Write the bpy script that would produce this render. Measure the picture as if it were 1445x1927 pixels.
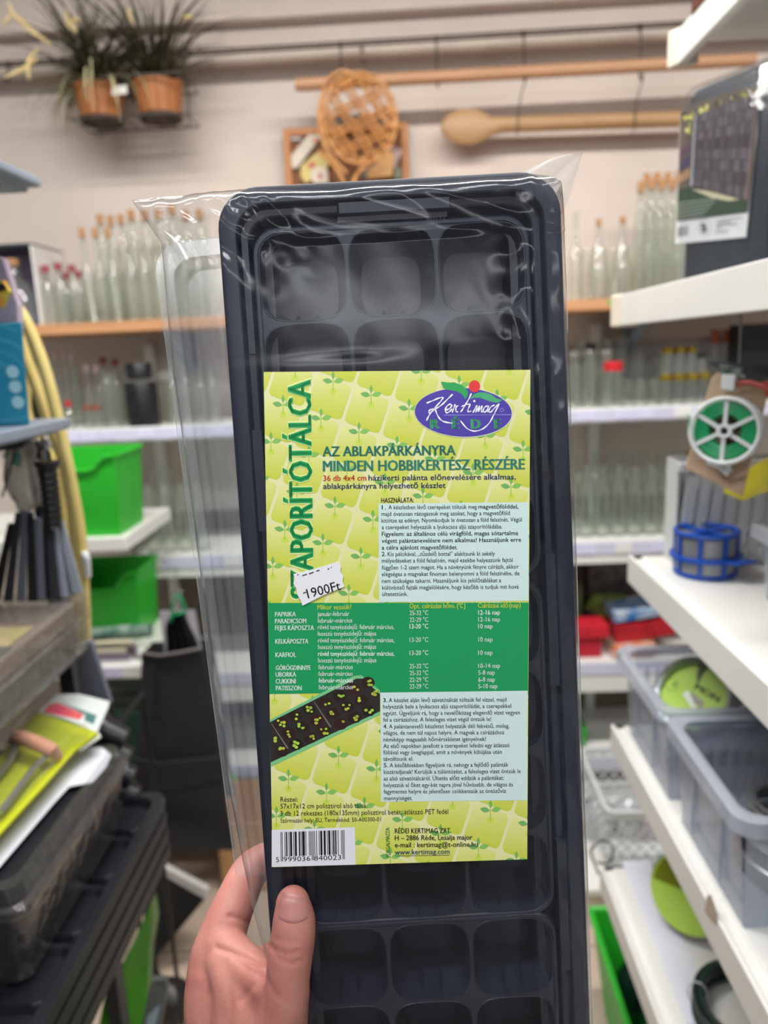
import bpy, bmesh, math, random
from mathutils import Vector as V, Matrix, noise
random.seed(7)
scn = bpy.context.scene
col = scn.collection
for o in list(bpy.data.objects):
    bpy.data.objects.remove(o)

# ------------------------------------------------------------------ camera
FPX, CX, CY = 1400.0, 722.5, 963.5
RC = Matrix(((0.99863583, 0.03595089, 0.03786827),
             (0.02928677, 0.21476962, -0.97622554),
             (-0.04322913, 0.97600284, 0.21342375)))
EYE = V((0, 0, 1.55))
cam_d = bpy.data.cameras.new('camera')
cam = bpy.data.objects.new('camera', cam_d)
col.objects.link(cam)
cam.matrix_world = Matrix.Translation(EYE) @ RC.to_4x4()
cam_d.sensor_fit = 'VERTICAL'
cam_d.sensor_height = 36.0
cam_d.lens = FPX / 1927.0 * 36.0
cam_d.clip_start = 0.02
cam_d.dof.use_dof = True
cam_d.dof.focus_distance = 0.385
cam_d.dof.aperture_fstop = cam_d.lens / 4.2
scn.camera = cam

# ------------------------------------------------------------------ world, lamps, exposure
world = bpy.data.worlds.new('shop_ambient')
scn.world = world
world.use_nodes = True
bg = world.node_tree.nodes['Background']
bg.inputs[0].default_value = (0.95, 0.96, 1.0, 1)
bg.inputs[1].default_value = 0.27

def area(name, loc, sx, sy, power, colr, rot=(0, 0, 0)):
    l = bpy.data.lights.new(name, 'AREA')
    l.shape = 'RECTANGLE'
    l.size, l.size_y = sx, sy
    l.energy = power
    l.color = colr
    o = bpy.data.objects.new(name, l)
    o.location = loc
    o.rotation_euler = rot
    col.objects.link(o)
    return o
WARM = (1.0, 0.97, 0.93)
COOL = (0.93, 0.96, 1.0)
area('ceiling_tube_light', (-0.55, 1.15, 2.86), 1.5, 0.14, 38, WARM)
area('ceiling_tube_light', (0.95, 1.15, 2.86), 1.5, 0.14, 33, WARM)
area('ceiling_tube_light', (-0.5, -0.25, 2.86), 1.5, 0.14, 26, COOL)
area('ceiling_tube_light', (0.75, -0.55, 2.86), 1.5, 0.14, 16, COOL)
area('ceiling_panel_light', (-0.55, -2.6, 2.86), 1.1, 0.5, 18, COOL)
area('ceiling_tube_light', (0.4, -3.6, 2.86), 1.5, 0.14, 20, COOL)

scn.view_settings.view_transform = 'Standard'
scn.view_settings.look = 'None'
scn.view_settings.gamma = 1.0
scn.view_settings.exposure = 0.26
scn.view_settings.use_curve_mapping = False
scn.cycles.transparent_max_bounces = 48
scn.cycles.max_bounces = 10
scn.cycles.caustics_reflective = False
scn.cycles.caustics_refractive = False

# ------------------------------------------------------------------ pixel rays
def ray(x, y):
    return RC @ V(((x - CX) / FPX, -(y - CY) / FPX, -1.0))
def P(x, y, d):            # point of the view ray at world depth Y = d
    r = ray(x, y); return EYE + r * ((d - EYE.y) / r.y)
def PX(x, y, d):
    r = ray(x, y); return EYE + r * ((d - EYE.x) / r.x)
def PZ(x, y, d):
    r = ray(x, y); return EYE + r * ((d - EYE.z) / r.z)

# ------------------------------------------------------------------ materials
def lin(c):
    out = []
    for v in c:
        v = v / 255.0
        out.append(v / 12.92 if v <= 0.04045 else ((v + 0.055) / 1.055) ** 2.4)
    return tuple(out) + (1.0,)
MATS = {}
def pm(name, rgb, rough=0.5, metal=0.0, var=0.08, scale=14.0, bump=0.0, bscale=60.0, rgb2=None, stretch=None, spec=0.5, sss=0.0, trans=0.0, coat=0.0, alpha=1.0):
    if name in MATS: return MATS[name]
    m = bpy.data.materials.new(name); m.use_nodes = True
    nt = m.node_tree; b = nt.nodes['Principled BSDF']
    b.inputs['Roughness'].default_value = rough
    b.inputs['Metallic'].default_value = metal
    b.inputs['Specular IOR Level'].default_value = spec
    b.inputs['Coat Weight'].default_value = coat
    b.inputs['Alpha'].default_value = alpha
    if sss:
        b.inputs['Subsurface Weight'].default_value = sss
        b.inputs['Subsurface Radius'].default_value = (0.006, 0.0025, 0.0015)
        b.inputs['Subsurface Scale'].default_value = 1.0
    if trans: b.inputs['Transmission Weight'].default_value = trans
    tc = nt.nodes.new('ShaderNodeTexCoord'); mp = nt.nodes.new('ShaderNodeMapping')
    nt.links.new(tc.outputs['Object'], mp.inputs[0])
    if stretch: mp.inputs['Scale'].default_value = stretch
    n = nt.nodes.new('ShaderNodeTexNoise'); n.inputs['Scale'].default_value = scale
    n.inputs['Detail'].default_value = 4
    nt.links.new(mp.outputs[0], n.inputs['Vector'])
    r = nt.nodes.new('ShaderNodeValToRGB')
    c = lin(rgb)
    if rgb2: c1, c2 = c, lin(rgb2)
    else:
        c1 = tuple(min(1, x * (1 - var)) for x in c[:3]) + (1,); c2 = tuple(min(1, x * (1 + var)) for x in c[:3]) + (1,)
    r.color_ramp.elements[0].position = 0.35; r.color_ramp.elements[1].position = 0.68
    r.color_ramp.elements[0].color = c1; r.color_ramp.elements[1].color = c2
    nt.links.new(n.outputs[0], r.inputs[0]); nt.links.new(r.outputs[0], b.inputs['Base Color'])
    if bump:
        n2 = nt.nodes.new('ShaderNodeTexNoise'); n2.inputs['Scale'].default_value = bscale; n2.inputs['Detail'].default_value = 3
        nt.links.new(mp.outputs[0], n2.inputs['Vector'])
        bp = nt.nodes.new('ShaderNodeBump'); bp.inputs['Strength'].default_value = bump; bp.inputs['Distance'].default_value = 0.002
        nt.links.new(n2.outputs[0], bp.inputs['Height']); nt.links.new(bp.outputs[0], b.inputs['Normal'])
    MATS[name] = m; return m

def film(name, tint=(245, 250, 248), edge=(170, 180, 174), haze=0.05, hazec=(225, 228, 230), rough=0.04, refl=1.0, bump=0.0, bscale=30.0, bdist=0.002, base=0.0):
    """thin clear sheet: see-through, mirror-like at grazing angles, with a little milkiness"""
    if name in MATS: return MATS[name]
    m = bpy.data.materials.new(name); m.use_nodes = True
    nt = m.node_tree; N = nt.nodes
    for n in list(N):
        if n.type != 'OUTPUT_MATERIAL': N.remove(n)
    out = [n for n in N if n.type == 'OUTPUT_MATERIAL'][0]
    tr = N.new('ShaderNodeBsdfTransparent'); gl = N.new('ShaderNodeBsdfGlossy'); df = N.new('ShaderNodeBsdfDiffuse')
    gl.inputs['Roughness'].default_value = rough
    df.inputs['Color'].default_value = lin(hazec)
    lw = N.new('ShaderNodeLayerWeight'); lw.inputs['Blend'].default_value = 0.35
    cm = N.new('ShaderNodeMixRGB'); cm.inputs[1].default_value = lin(tint); cm.inputs[2].default_value = lin(edge)
    pw = N.new('ShaderNodeMath'); pw.operation = 'POWER'; pw.inputs[1].default_value = 2.0
    nt.links.new(lw.outputs['Facing'], pw.inputs[0]); nt.links.new(pw.outputs[0], cm.inputs[0]); nt.links.new(cm.outputs[0], tr.inputs[0])
    fr = N.new('ShaderNodeFresnel')
    ge = N.new('ShaderNodeNewGeometry'); io = N.new('ShaderNodeMath'); io.operation = 'MULTIPLY_ADD'   # a sheet reflects alike from both faces
    io.inputs[1].default_value = 1 / 1.5 - 1.5; io.inputs[2].default_value = 1.5
    nt.links.new(ge.outputs['Backfacing'], io.inputs[0]); nt.links.new(io.outputs[0], fr.inputs['IOR'])
    ml = N.new('ShaderNodeMath'); ml.operation = 'MULTIPLY_ADD'; ml.inputs[1].default_value = refl; ml.inputs[2].default_value = base
    nt.links.new(fr.outputs[0], ml.inputs[0])
    m1 = N.new('ShaderNodeMixShader'); m1.inputs[0].default_value = haze
    nt.links.new(tr.outputs[0], m1.inputs[1]); nt.links.new(df.outputs[0], m1.inputs[2])
    m2 = N.new('ShaderNodeMixShader')
    nt.links.new(ml.outputs[0], m2.inputs[0]); nt.links.new(m1.outputs[0], m2.inputs[1]); nt.links.new(gl.outputs[0], m2.inputs[2])
    if bump:
        tc = N.new('ShaderNodeTexCoord'); n2 = N.new('ShaderNodeTexNoise'); n2.inputs['Scale'].default_value = bscale; n2.inputs['Detail'].default_value = 3
        bp = N.new('ShaderNodeBump'); bp.inputs['Strength'].default_value = bump; bp.inputs['Distance'].default_value = bdist
        nt.links.new(tc.outputs['Object'], n2.inputs['Vector']); nt.links.new(n2.outputs[0], bp.inputs['Height'])
        for s in (gl, fr): nt.links.new(bp.outputs[0], s.inputs['Normal'])
    nt.links.new(m2.outputs[0], out.inputs[0])
    MATS[name] = m; return m

def printmat(name='colour_print', rough=0.35):
    """printed ink: the colour of each printed mark is stored on the mark itself"""
    if name in MATS: return MATS[name]
    m = bpy.data.materials.new(name); m.use_nodes = True
    nt = m.node_tree; b = nt.nodes['Principled BSDF']; b.inputs['Roughness'].default_value = rough
    a = nt.nodes.new('ShaderNodeVertexColor'); a.layer_name = 'ink'
    nt.links.new(a.outputs[0], b.inputs['Base Color'])
    MATS[name] = m; return m

# ------------------------------------------------------------------ mesh collector
class MB:
    def __init__(s): s.v = []; s.f = []; s.c = None
    def add(s, vs, fs, m=None):
        o = len(s.v)
        s.v += [(m @ V(p)) if m else V(p) for p in vs]
        s.f += [tuple(i + o for i in f) for f in fs]
        return s
    def box(s, x0, x1, y0, y1, z0, z1, m=None):
        return s.add([(x0, y0, z0), (x1, y0, z0), (x1, y1, z0), (x0, y1, z0), (x0, y0, z1), (x1, y0, z1), (x1, y1, z1), (x0, y1, z1)],
                     [(3, 2, 1, 0), (4, 5, 6, 7), (0, 1, 5, 4), (1, 2, 6, 5), (2, 3, 7, 6), (3, 0, 4, 7)], m)
    def slab(s, pts, t):
        """closed prism: polygon pts pushed along vector t"""
        n = len(pts); t = V(t)
        vs = [V(p) for p in pts] + [V(p) + t for p in pts]
        fs = [tuple(range(n))[::-1], tuple(range(n, 2 * n))] + [(i, (i + 1) % n, n + (i + 1) % n, n + i) for i in range(n)]
        return s.add(vs, fs)
    def poly(s, pts): return s.add(pts, [tuple(range(len(pts)))])
    def tube(s, pts, r, n=8, closed=False, caps=True):
        pts = [V(p) for p in pts]; k = len(pts)
        rr = r if isinstance(r, (list, tuple)) else [r] * k
        vs = []; up = None
        for i, p in enumerate(pts):
            if closed: d = pts[(i + 1) % k] - pts[i - 1]
            else: d = pts[min(i + 1, k - 1)] - pts[max(i - 1, 0)]
            d = d.normalized() if d.length > 1e-9 else V((0, 0, 1))
            if up is None:
                a = V((0, 0, 1)) if abs(d.z) < 0.9 else V((1, 0, 0))
                up = (a - d * a.dot(d)).normalized()
            else:
                up = up - d * up.dot(d)
                up = up.normalized() if up.length > 1e-6 else d.orthogonal().normalized()
            sd = d.cross(up)
            for j in range(n):
                t = 2 * math.pi * j / n
                vs.append(p + (up * math.cos(t) + sd * math.sin(t)) * rr[i])
        fs = []
        for i in range(k if closed else k - 1):
            a = i * n; b = ((i + 1) % k) * n
            for j in range(n): fs.append((a + j, a + (j + 1) % n, b + (j + 1) % n, b + j))
        if caps and not closed: fs += [tuple(range(n)), tuple(range((k - 1) * n, k * n))[::-1]]
        return s.add(vs, fs)
    def lathe(s, prof, n=20, m=None, cap0=False, cap1=False):
        vs = []; fs = []
        for r, z in prof:
            for j in range(n):
                t = 2 * math.pi * j / n; vs.append((r * math.cos(t), r * math.sin(t), z))
        for i in range(len(prof) - 1):
            for j in range(n): fs.append((i * n + j, i * n + (j + 1) % n, (i + 1) * n + (j + 1) % n, (i + 1) * n + j))
        if cap0: fs.append(tuple(range(n))[::-1])
        if cap1: fs.append(tuple(range((len(prof) - 1) * n, len(prof) * n)))
        return s.add(vs, fs, m)
    def ribbon(s, pts, wv, cap=False):
        """strip through pts; wv = list of half-width vectors"""
        vs = []
        for p, w in zip(pts, wv): vs += [V(p) - V(w), V(p) + V(w)]
        return s.add(vs, [(2 * i, 2 * i + 1, 2 * i + 3, 2 * i + 2) for i in range(len(pts) - 1)])
    def loops(s, lps, close0=False, close1=False):
        n = len(lps[0]); vs = [p for l in lps for p in l]; fs = []
        for i in range(len(lps) - 1):
            for j in range(n): fs.append((i * n + j, i * n + (j + 1) % n, (i + 1) * n + (j + 1) % n, (i + 1) * n + j))
        if close0: fs.append(tuple(range(n))[::-1])
        if close1: fs.append(tuple(range((len(lps) - 1) * n, len(lps) * n)))
        return s.add(vs, fs)

def mesh_from(name, mb, smooth=False, off=None):
    me = bpy.data.meshes.new(name)
    vs = [(p - off) for p in mb.v] if off else mb.v
    me.from_pydata([tuple(p) for p in vs], [], mb.f)
    if smooth:
        me.polygons.foreach_set('use_smooth', [True] * len(me.polygons))
    if mb.c is not None:
        a = me.color_attributes.new('ink', 'FLOAT_COLOR', 'POINT')
        flat = []
        for c in mb.c: flat += list(c)
        a.data.foreach_set('color', flat)
    me.update()
    return me

def finish(o, me, mat, bevel=0.0, fixn=True, smooth=False, angle=None):
    if fixn:
        bm = bmesh.new(); bm.from_mesh(me); bmesh.ops.recalc_face_normals(bm, faces=bm.faces); bm.to_mesh(me); bm.free()
    if mat: me.materials.append(mat)
    if bevel:
        b = o.modifiers.new('bevel', 'BEVEL'); b.width = bevel; b.segments = 2; b.limit_method = 'ANGLE'; b.angle_limit = math.radians(40)
    if smooth and angle:
        me.set_sharp_from_angle(angle=math.radians(angle))

def thing(name, label, cat, loc=(0, 0, 0), group=None, mw=None):
    o = bpy.data.objects.new(name, None); o.empty_display_size = 0.05
    col.objects.link(o)
    if mw: o.matrix_world = mw
    else: o.location = loc
    o['label'] = label; o['category'] = cat
    if group: o['group'] = group
    return o

def part(name, mb, mat, parent, bevel=0.0, smooth=False, local=False, label=None, angle=35, fixn=True):
    """mesh under a thing (or under a part). mb in world coordinates unless local"""
    off = None
    if not local:
        off = V((0, 0, 0)); q = parent
        while q: off += V(q.location); q = q.parent
    me = mesh_from(name, mb, smooth, off)
    o = bpy.data.objects.new(name, me); col.objects.link(o); o.parent = parent
    finish(o, me, mat, bevel, fixn and mb.c is None, smooth, angle)
    if label: o['label'] = label
    return o

def single(name, mb, mat, label, cat, group=None, bevel=0.0, smooth=False, kind=None, angle=35):
    lo = V((min(p.x for p in mb.v), min(p.y for p in mb.v), min(p.z for p in mb.v)))
    hi = V((max(p.x for p in mb.v), max(p.y for p in mb.v), max(p.z for p in mb.v)))
    c = V(((lo.x + hi.x) / 2, (lo.y + hi.y) / 2, lo.z))
    me = mesh_from(name, mb, smooth, c)
    o = bpy.data.objects.new(name, me); col.objects.link(o); o.location = c
    finish(o, me, mat, bevel, True, smooth, angle)
    if kind: o['kind'] = kind
    if kind != 'structure': o['label'] = label; o['category'] = cat
    if group: o['group'] = group
    return o
def structure(name, mb, mat, bevel=0.0): return single(name, mb, mat, None, None, None, bevel, False, 'structure')

def dup(root, loc, label=None, group=None, rotz=0.0, scale=1.0):
    r = root.copy(); col.objects.link(r); r.location = loc
    r.rotation_euler = (0, 0, rotz); r.scale = (scale,) * 3 if not isinstance(scale, (tuple, list)) else scale
    if label: r['label'] = label
    if group: r['group'] = group
    for ch in list(root.children):
        c = ch.copy(); col.objects.link(c); c.parent = r
        for g in list(ch.children):
            d = g.copy(); col.objects.link(d); d.parent = c
    return r

def arc(c, r, a0, a1, n, ax=V((1, 0, 0)), ay=V((0, 0, 1))):
    return [V(c) + ax * (r * math.cos(a0 + (a1 - a0) * i / n)) + ay * (r * math.sin(a0 + (a1 - a0) * i / n)) for i in range(n + 1)]

def rrect(hw, hh, r, z, cx=0, cy=0, n=6):
    pts = []
    for sx, sy, a in ((1, 1, 0), (-1, 1, 90), (-1, -1, 180), (1, -1, 270)):
        for i in range(n + 1):
            t = math.radians(a + 90.0 * i / n)
            pts.append(V((cx + sx * (hw - r) + r * math.cos(t), cy + sy * (hh - r) + r * math.sin(t), z)))
    return pts

# ---- lettering: outlines of the built-in font as flat meshes
_fc = bpy.data.curves.new('font_source', 'FONT'); _fo = bpy.data.objects.new('font_source', _fc); col.objects.link(_fo)
_fc.resolution_u = 2
_cache = {}
def glyphs(text, bold=0.0):
    k = (text, bold)
    if k in _cache: return _cache[k]
    _fc.body = text; _fc.offset = bold; _fc.size = 1.0
    dg = bpy.context.evaluated_depsgraph_get(); dg.update()
    ev = _fo.evaluated_get(dg); me = ev.to_mesh()
    vs = [(v.co.x, v.co.y) for v in me.vertices]; fs = [tuple(p.vertices) for p in me.polygons]
    ev.to_mesh_clear()
    x0 = min(v[0] for v in vs); x1 = max(v[0] for v in vs)
    _cache[k] = (vs, fs, x0, x1); return _cache[k]
_hv = glyphs('H')[0]; CAP = max(v[1] for v in _hv)
def text_into(mb, text, p0, p1, cap, place, rgb, bold=0.0, mirror=False):
    """write text along p0->p1 (2-D, y down), cap = capital height in the same units; place maps 2-D to 3-D"""
    vs, fs, x0, x1 = glyphs(text, 0.0)
    dx, dy = p1[0] - p0[0], p1[1] - p0[1]; L = math.hypot(dx, dy); dx /= L; dy /= L
    ux, uy = dy, -dx
    sx = L / (x1 - x0); sy = cap / CAP
    out = []
    for a, b in vs:
        t = (a - x0) * sx; u = b * sy
        if mirror: t = L - t
        out.append(place(p0[0] + dx * t + ux * u, p0[1] + dy * t + uy * u))
    if mb.c is None: mb.c = []
    # heavier faces are overprinted with small side steps
    steps = [0.0] if bold < .012 else ([-.5, .5] if bold < .03 else [-1, 0, 1])
    for s in steps:
        w = s * max(bold, .012) * sy * 1.1
        d = place(p0[0] + dx * w, p0[1] + dy * w) - place(p0[0], p0[1])
        mb.add([p + d for p in out], fs); mb.c += [lin(rgb)] * len(out)
def ink(mb, pts, rgb, rgbs=None):
    """one flat printed shape"""
    if mb.c is None: mb.c = []
    mb.add(pts, [tuple(range(len(pts)))]); mb.c += [lin(c) for c in rgbs] if rgbs else [lin(rgb)] * len(pts)
# ------------------------------------------------------------------ the setting
M_WALL = pm('plaster_beige', (208, 196, 186), 0.85, var=0.07, scale=2.2, bump=0.25, bscale=45)
M_CEIL = pm('ceiling_paint', (196, 186, 176), 0.9, var=0.04)
M_TILE = pm('floor_tile_beige', (190, 172, 156), 0.45, var=0.06, scale=9)
M_GROUT = pm('floor_grout', (150, 136, 124), 0.9)
M_WHITE = pm('shelf_white_enamel', (226, 226, 222), 0.38, var=0.03, scale=5)
M_CREAM = pm('cream_plastic', (222, 210, 192), 0.5, var=0.03)
M_GREYSH = pm('grey_enamel', (128, 138, 152), 0.4, var=0.05)
M_DGREY = pm('dark_grey_metal', (62, 65, 72), 0.5, var=0.1)
M_BLACK = pm('black_plastic', (22, 22, 25), 0.38, var=0.2)
M_STEEL = pm('galvanised_wire', (150, 150, 148), 0.3, metal=1.0, var=0.12, scale=40)
WALL_Y = 2.55
structure('wall_back', MB().box(-4, 4, WALL_Y, WALL_Y + 0.1, 0, 3.0), M_WALL)
structure('ceiling', MB().box(-4, 4, -3.0, WALL_Y + 0.1, 3.0, 3.1), M_CEIL)
fl = structure('floor', MB().box(-4, 4, -3.0, WALL_Y, -0.06, -0.004), M_GROUT)
tile_me = None
for i in range(7):
    for j in range(6):
        x, y = -1.95 + i * 0.45, 0.1 + j * 0.45
        o = part('tile', MB().box(x - 0.222, x + 0.222, y - 0.222, y + 0.222, -0.004, 0.0), M_TILE, fl)
# a plaster ledge runs along the top of the back wall
za = P(700, 22, WALL_Y - 0.05).z
structure('trim_1', MB().box(-4, 4, WALL_Y - 0.05, WALL_Y, za, za + 0.5), M_WALL, 0.004)

# ------------------------------------------------------------------ white shelving along the aisle (right)
ru = thing('shelving_unit', 'white metal aisle shelving on the right with thick front lips', 'shelving', (0.62, 0.7, 0))
R_END = 1.22
RS = []
for k, (x, y) in enumerate([(1275, 121), (1166, 613), (1180, 1094), (1148, 1408), (1128, 1672)]):
    p = P(x, y, R_END); RS.append((p.x, p.z))
RT = [z + 0.047 for _, z in RS]       # lip tops
for k, (x0, zb) in enumerate(RS):
    zt = zb + 0.047
    prof = [(x0, zb), (x0, zt), (x0 + .006, zt), (x0 + .009, zt - .008), (x0 + .022, zt - .008), (x0 + .024, zt - .003), (0.83, zt - .003), (0.83, zt - .02), (x0 + .012, zt - .02), (x0 + .012, zb)]
    sh = part('shelf', MB().slab([(a, -2.2, b) for a, b in prof], (0, R_END + 2.2, 0)), M_WHITE, ru, 0.0015)
    if k in (0, 1):
        part('end_cap', MB().slab([(x0 - .002, R_END - .004, zb - .002), (x0 - .002, R_END - .004, zt + .001), (x0 + .03, R_END - .004, zt + .001), (x0 + .03, R_END - .004, zb - .002)], (-.010, .018, 0)), M_CREAM, sh, 0.003)
    else:
        part('bracket', MB().slab([(x0 + .01, R_END + .002, zt - .004), (x0 + .01, R_END + .002, zb - .01), (0.83, R_END + .002, zb - .09), (0.83, R_END + .002, zt - .004)], (0, .004, 0)), M_DGREY, sh)
part('upright', MB().box(0.83, 0.86, -2.2, R_END + .01, 0, 2.15), M_WHITE, ru)
part('base_plinth', MB().box(0.36, 0.83, -2.2, R_END, 0, 0.09), M_WHITE, ru)
# rust-brown stain on the fourth lip, red price sticker mark
st = P(1338, 1740, 0.83)
# ------------------------------------------------------------------ grey shelving on the left
lu = thing('shelving_unit', 'grey metal aisle shelving on the left, cut off by the picture edge', 'shelving', (-0.75, 0.6, 0))
L_END = 1.09
LS = []
for (x, y, th) in ((80, 353, .012), (134, 806, .016)):
    p = P(x, y, L_END); LS.append(p)
    prof = [(p.x, p.z), (p.x, p.z + th), (-1.05, p.z + th), (-1.05, p.z - .006), (p.x - .02, p.z - .006), (p.x - .02, p.z)]
    sh = part('shelf', MB().slab([(a, -2.2, b) for a, b in prof], (0, L_END + 2.2, 0)), M_GREYSH, lu, 0.003)
    part('bracket', MB().slab([(p.x - .03, L_END - .06, p.z - .006), (-1.05, L_END - .06, p.z - .006), (-1.05, L_END - .06, p.z - .07), (p.x - .05, L_END - .06, p.z - .02)], (0, .006, 0)), M_DGREY, sh)
part('upright', MB().box(-1.08, -1.05, -2.2, L_END, 0, 2.0), M_DGREY, lu)
pa = P(70, 860, 1.13); part('post', MB().box(pa.x - .012, pa.x + .012, 1.12, 1.15, 0.0, LS[1].z - .02), M_DGREY, lu)
for zz in (0.86,):
    part('shelf', MB().box(-1.05, -0.60, -2.2, L_END, zz - .02, zz), M_DGREY, lu)

# ------------------------------------------------------------------ white shelving at the back wall
bu = thing('shelving_unit', 'white shelving against the back wall carrying rows of jars and bottles', 'shelving', (0.1, 2.36, 0))
BF = 2.2
M_STRIP = pm('clear_price_rail', (205, 205, 225), 0.25, var=0.04)
M_TAG = pm('lilac_price_tag', (196, 192, 226), 0.4, var=0.05, scale=120, rgb2=(226, 226, 240))
BZ = {2: 1.352, 3: 0.952, 4: 0.56, 5: 0.232}
BH = {2: 0.040, 3: 0.068, 4: 0.10, 5: 0.05}
BX = {2: (-1.09, 1.45), 3: (-0.88, 1.45), 4: (-1.05, 1.45), 5: (-0.9, 1.45)}
for k in (2, 3, 4, 5):
    z = BZ[k]; h = BH[k]; xa, xb = BX[k]
    prof = [(BF, z - h), (BF, z + .004), (BF + .004, z + .004), (BF + .006, z), (WALL_Y - .01, z), (WALL_Y - .01, z - .02), (BF + .012, z - .02), (BF + .012, z - h)]
    sh = part('shelf', MB().slab([(xa, a, b) for a, b in prof], (xb - xa, 0, 0)), M_WHITE, bu, 0.001)
    part('price_rail', MB().box(xa + .01, xb - .01, BF - .004, BF - .0005, z - min(h, .045) + .006, z - .002), M_STRIP, sh)
    if k < 4:
        x = xa + .05
        while x < xb - .1:
            part('price_tag', MB().box(x, x + .05, BF - .0055, BF - .0042, z - min(h, .045) + .009, z - .005), M_TAG if random.random() < .6 else M_WHITE, sh)
            x += random.choice((.06, .075, .11))
for x in (-0.86, 0.62, 1.42):
    part('upright', MB().box(x - .015, x + .015, WALL_Y - .04, WALL_Y - .01, 0, 1.6), M_WHITE, bu)
part('back_panel', MB().box(-1.0, 1.42, WALL_Y - .012, WALL_Y - .004, 0, 1.02), pm('shelf_back_brown', (120, 108, 96), .8), bu)
part('back_panel', MB().box(0.45, 1.42, WALL_Y - .012, WALL_Y - .004, 1.30, 1.53), pm('shelf_back_lilac', (178, 172, 178), .7), bu)
part('base_plinth', MB().box(-0.9, 1.45, BF + .02, WALL_Y - .02, 0.0, 0.03), M_CREAM, bu)
# wooden plank shelf on brackets
M_PLANK = pm('varnished_plank', (182, 130, 88), 0.5, rgb2=(200, 148, 104), scale=6, stretch=(0.6, 8, 8))
ws = thing('wall_shelf', 'varnished wooden plank shelf on the back wall above the white shelving', 'shelf', (0, 2.37, 1.633))
part('plank', MB().box(-1.3, 1.5, BF, WALL_Y - .002, 1.633, 1.663), M_PLANK, ws, 0.002)
for x in (-0.72, 0.72):
    part('bracket', MB().slab([(x - .012, BF + .06, 1.633), (x - .012, WALL_Y - .002, 1.633), (x - .012, WALL_Y - .002, 1.50), (x - .012, WALL_Y - .02, 1.50)], (.024, 0, 0)), M_GREYSH, ws)
gp = P(1149, 571, BF - .001)
part('green_sticker', MB().lathe([(0.008, 0), (0.008, 0.0008)], 12, Matrix.Translation((gp.x, BF - .0002, 1.652)) @ Matrix.Rotation(math.pi / 2, 4, 'X'), True, True), pm('sticker_green', (70, 170, 60), .5), ws)
# nearer bay of white shelves at the left
lb = thing('shelving_unit', 'short white shelf bay at left holding the green picking bins', 'shelving', (-1.1, 1.95, 0))
pb = P(236, 1011, 1.8)
LBX = pb.x
for nm, z, h in (('top', pb.z, .035), ('low', P(200, 1255, 1.8).z, .035), ('base', 0.3, .05)):
    part('shelf', MB().box(-1.7, LBX, 1.8, 2.16, z - h, z), M_WHITE, lb, 0.002)
LBZ = pb.z; LBZ2 = P(200, 1255, 1.8).z
part('upright', MB().box(-1.72, -1.70, 1.8, 2.16, 0, 1.3), M_WHITE, lb)
part('price_tag', MB().box(LBX - .13, LBX - .05, 1.7985, 1.7995, LBZ2 - .03, LBZ2 - .004), M_TAG, lb)
# ------------------------------------------------------------------ the bagged seed-tray kit in the foreground
KM = Matrix(((0.99879521, -0.01787626, 0.04570081, -0.00617443),
             (0.04764352, 0.13013144, -0.9903514, 0.39254238),
             (0.01175667, 0.99133559, 0.13082635, 1.63204748),
             (0, 0, 0, 1)))
KI = KM.inverted()
MMs = 0.001
def kz(px, py, z):
    """tray coordinates (metres) where the view ray through a pixel meets height z (mm) over the tray face"""
    o = KI @ EYE; d = (KI.to_3x3() @ ray(px, py))
    t = (z * MMs - o.z) / d.z
    return o + d * t
kit = thing('seed_tray_kit', 'black seedling tray kit in a clear plastic bag with a lime green label', 'seed tray', mw=KM)
def kp(name, mb, mat, parent=None, **k): return part(name, mb, mat, parent or kit, local=True, **k)

M_TRAY = pm('black_polystyrene', (27, 30, 43), 0.36, var=0.10, scale=30, spec=.5)
def sc(pts): return [p * MMs for p in pts]
TW, TH = 85.0, 570.0
tray = MB()
prof = [(0, -7), (0, -1.5), (0.7, -0.3), (2, 0), (8.2, 0), (8.9, -0.5), (9.6, -4.2), (10.2, -5), (13.2, -5), (14, -5.6), (15.2, -12), (16, -13.4), (17, -14), (24, -14.5)]
tray.loops([sc(rrect(TW - d, TH / 2 - d, 20 - d * 0.55, z, 0, -TH / 2, 8)) for d, z in prof])
tray.loops([sc(rrect(TW - 17.0, TH / 2 - 17, 11, z, 0, -TH / 2, 8)) for z in (-14.6, -39)], close1=True)
def tbar(x0, x1, y0, y1, z0, z1, c=1.2):
    lo = [V((x0, y0, z0)), V((x1, y0, z0)), V((x1, y1, z0)), V((x0, y1, z0))]
    hi = [V((x0 + c, y0 + c, z1)), V((x1 - c, y0 + c, z1)), V((x1 - c, y1 - c, z1)), V((x0 + c, y1 - c, z1))]
    tray.loops([sc(lo), sc(hi)], close1=True)
tbar(-26, 31, -16.5, -9, -5, -0.6); tbar(-27, 30, -20, -15, -14, -3.6)
tbar(-75.5, -70, -82, -24, -14, -3.0); tbar(70, 75.5, -150, -95, -14, -3.0); tbar(-75.5, -70, -330, -262, -14, -3.0)
tbar(-76.8, -69.5, -172, -118, -14, -1.2); tbar(69.5, 76.8, -262, -190, -14, -1.2); tbar(69.5, 76.8, -420, -345, -14, -1.2)
tbar(-76.8, -69.5, -470, -395, -14, -1.2)
trayo = kp('tray', tray, M_TRAY, smooth=True, angle=28)
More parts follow.
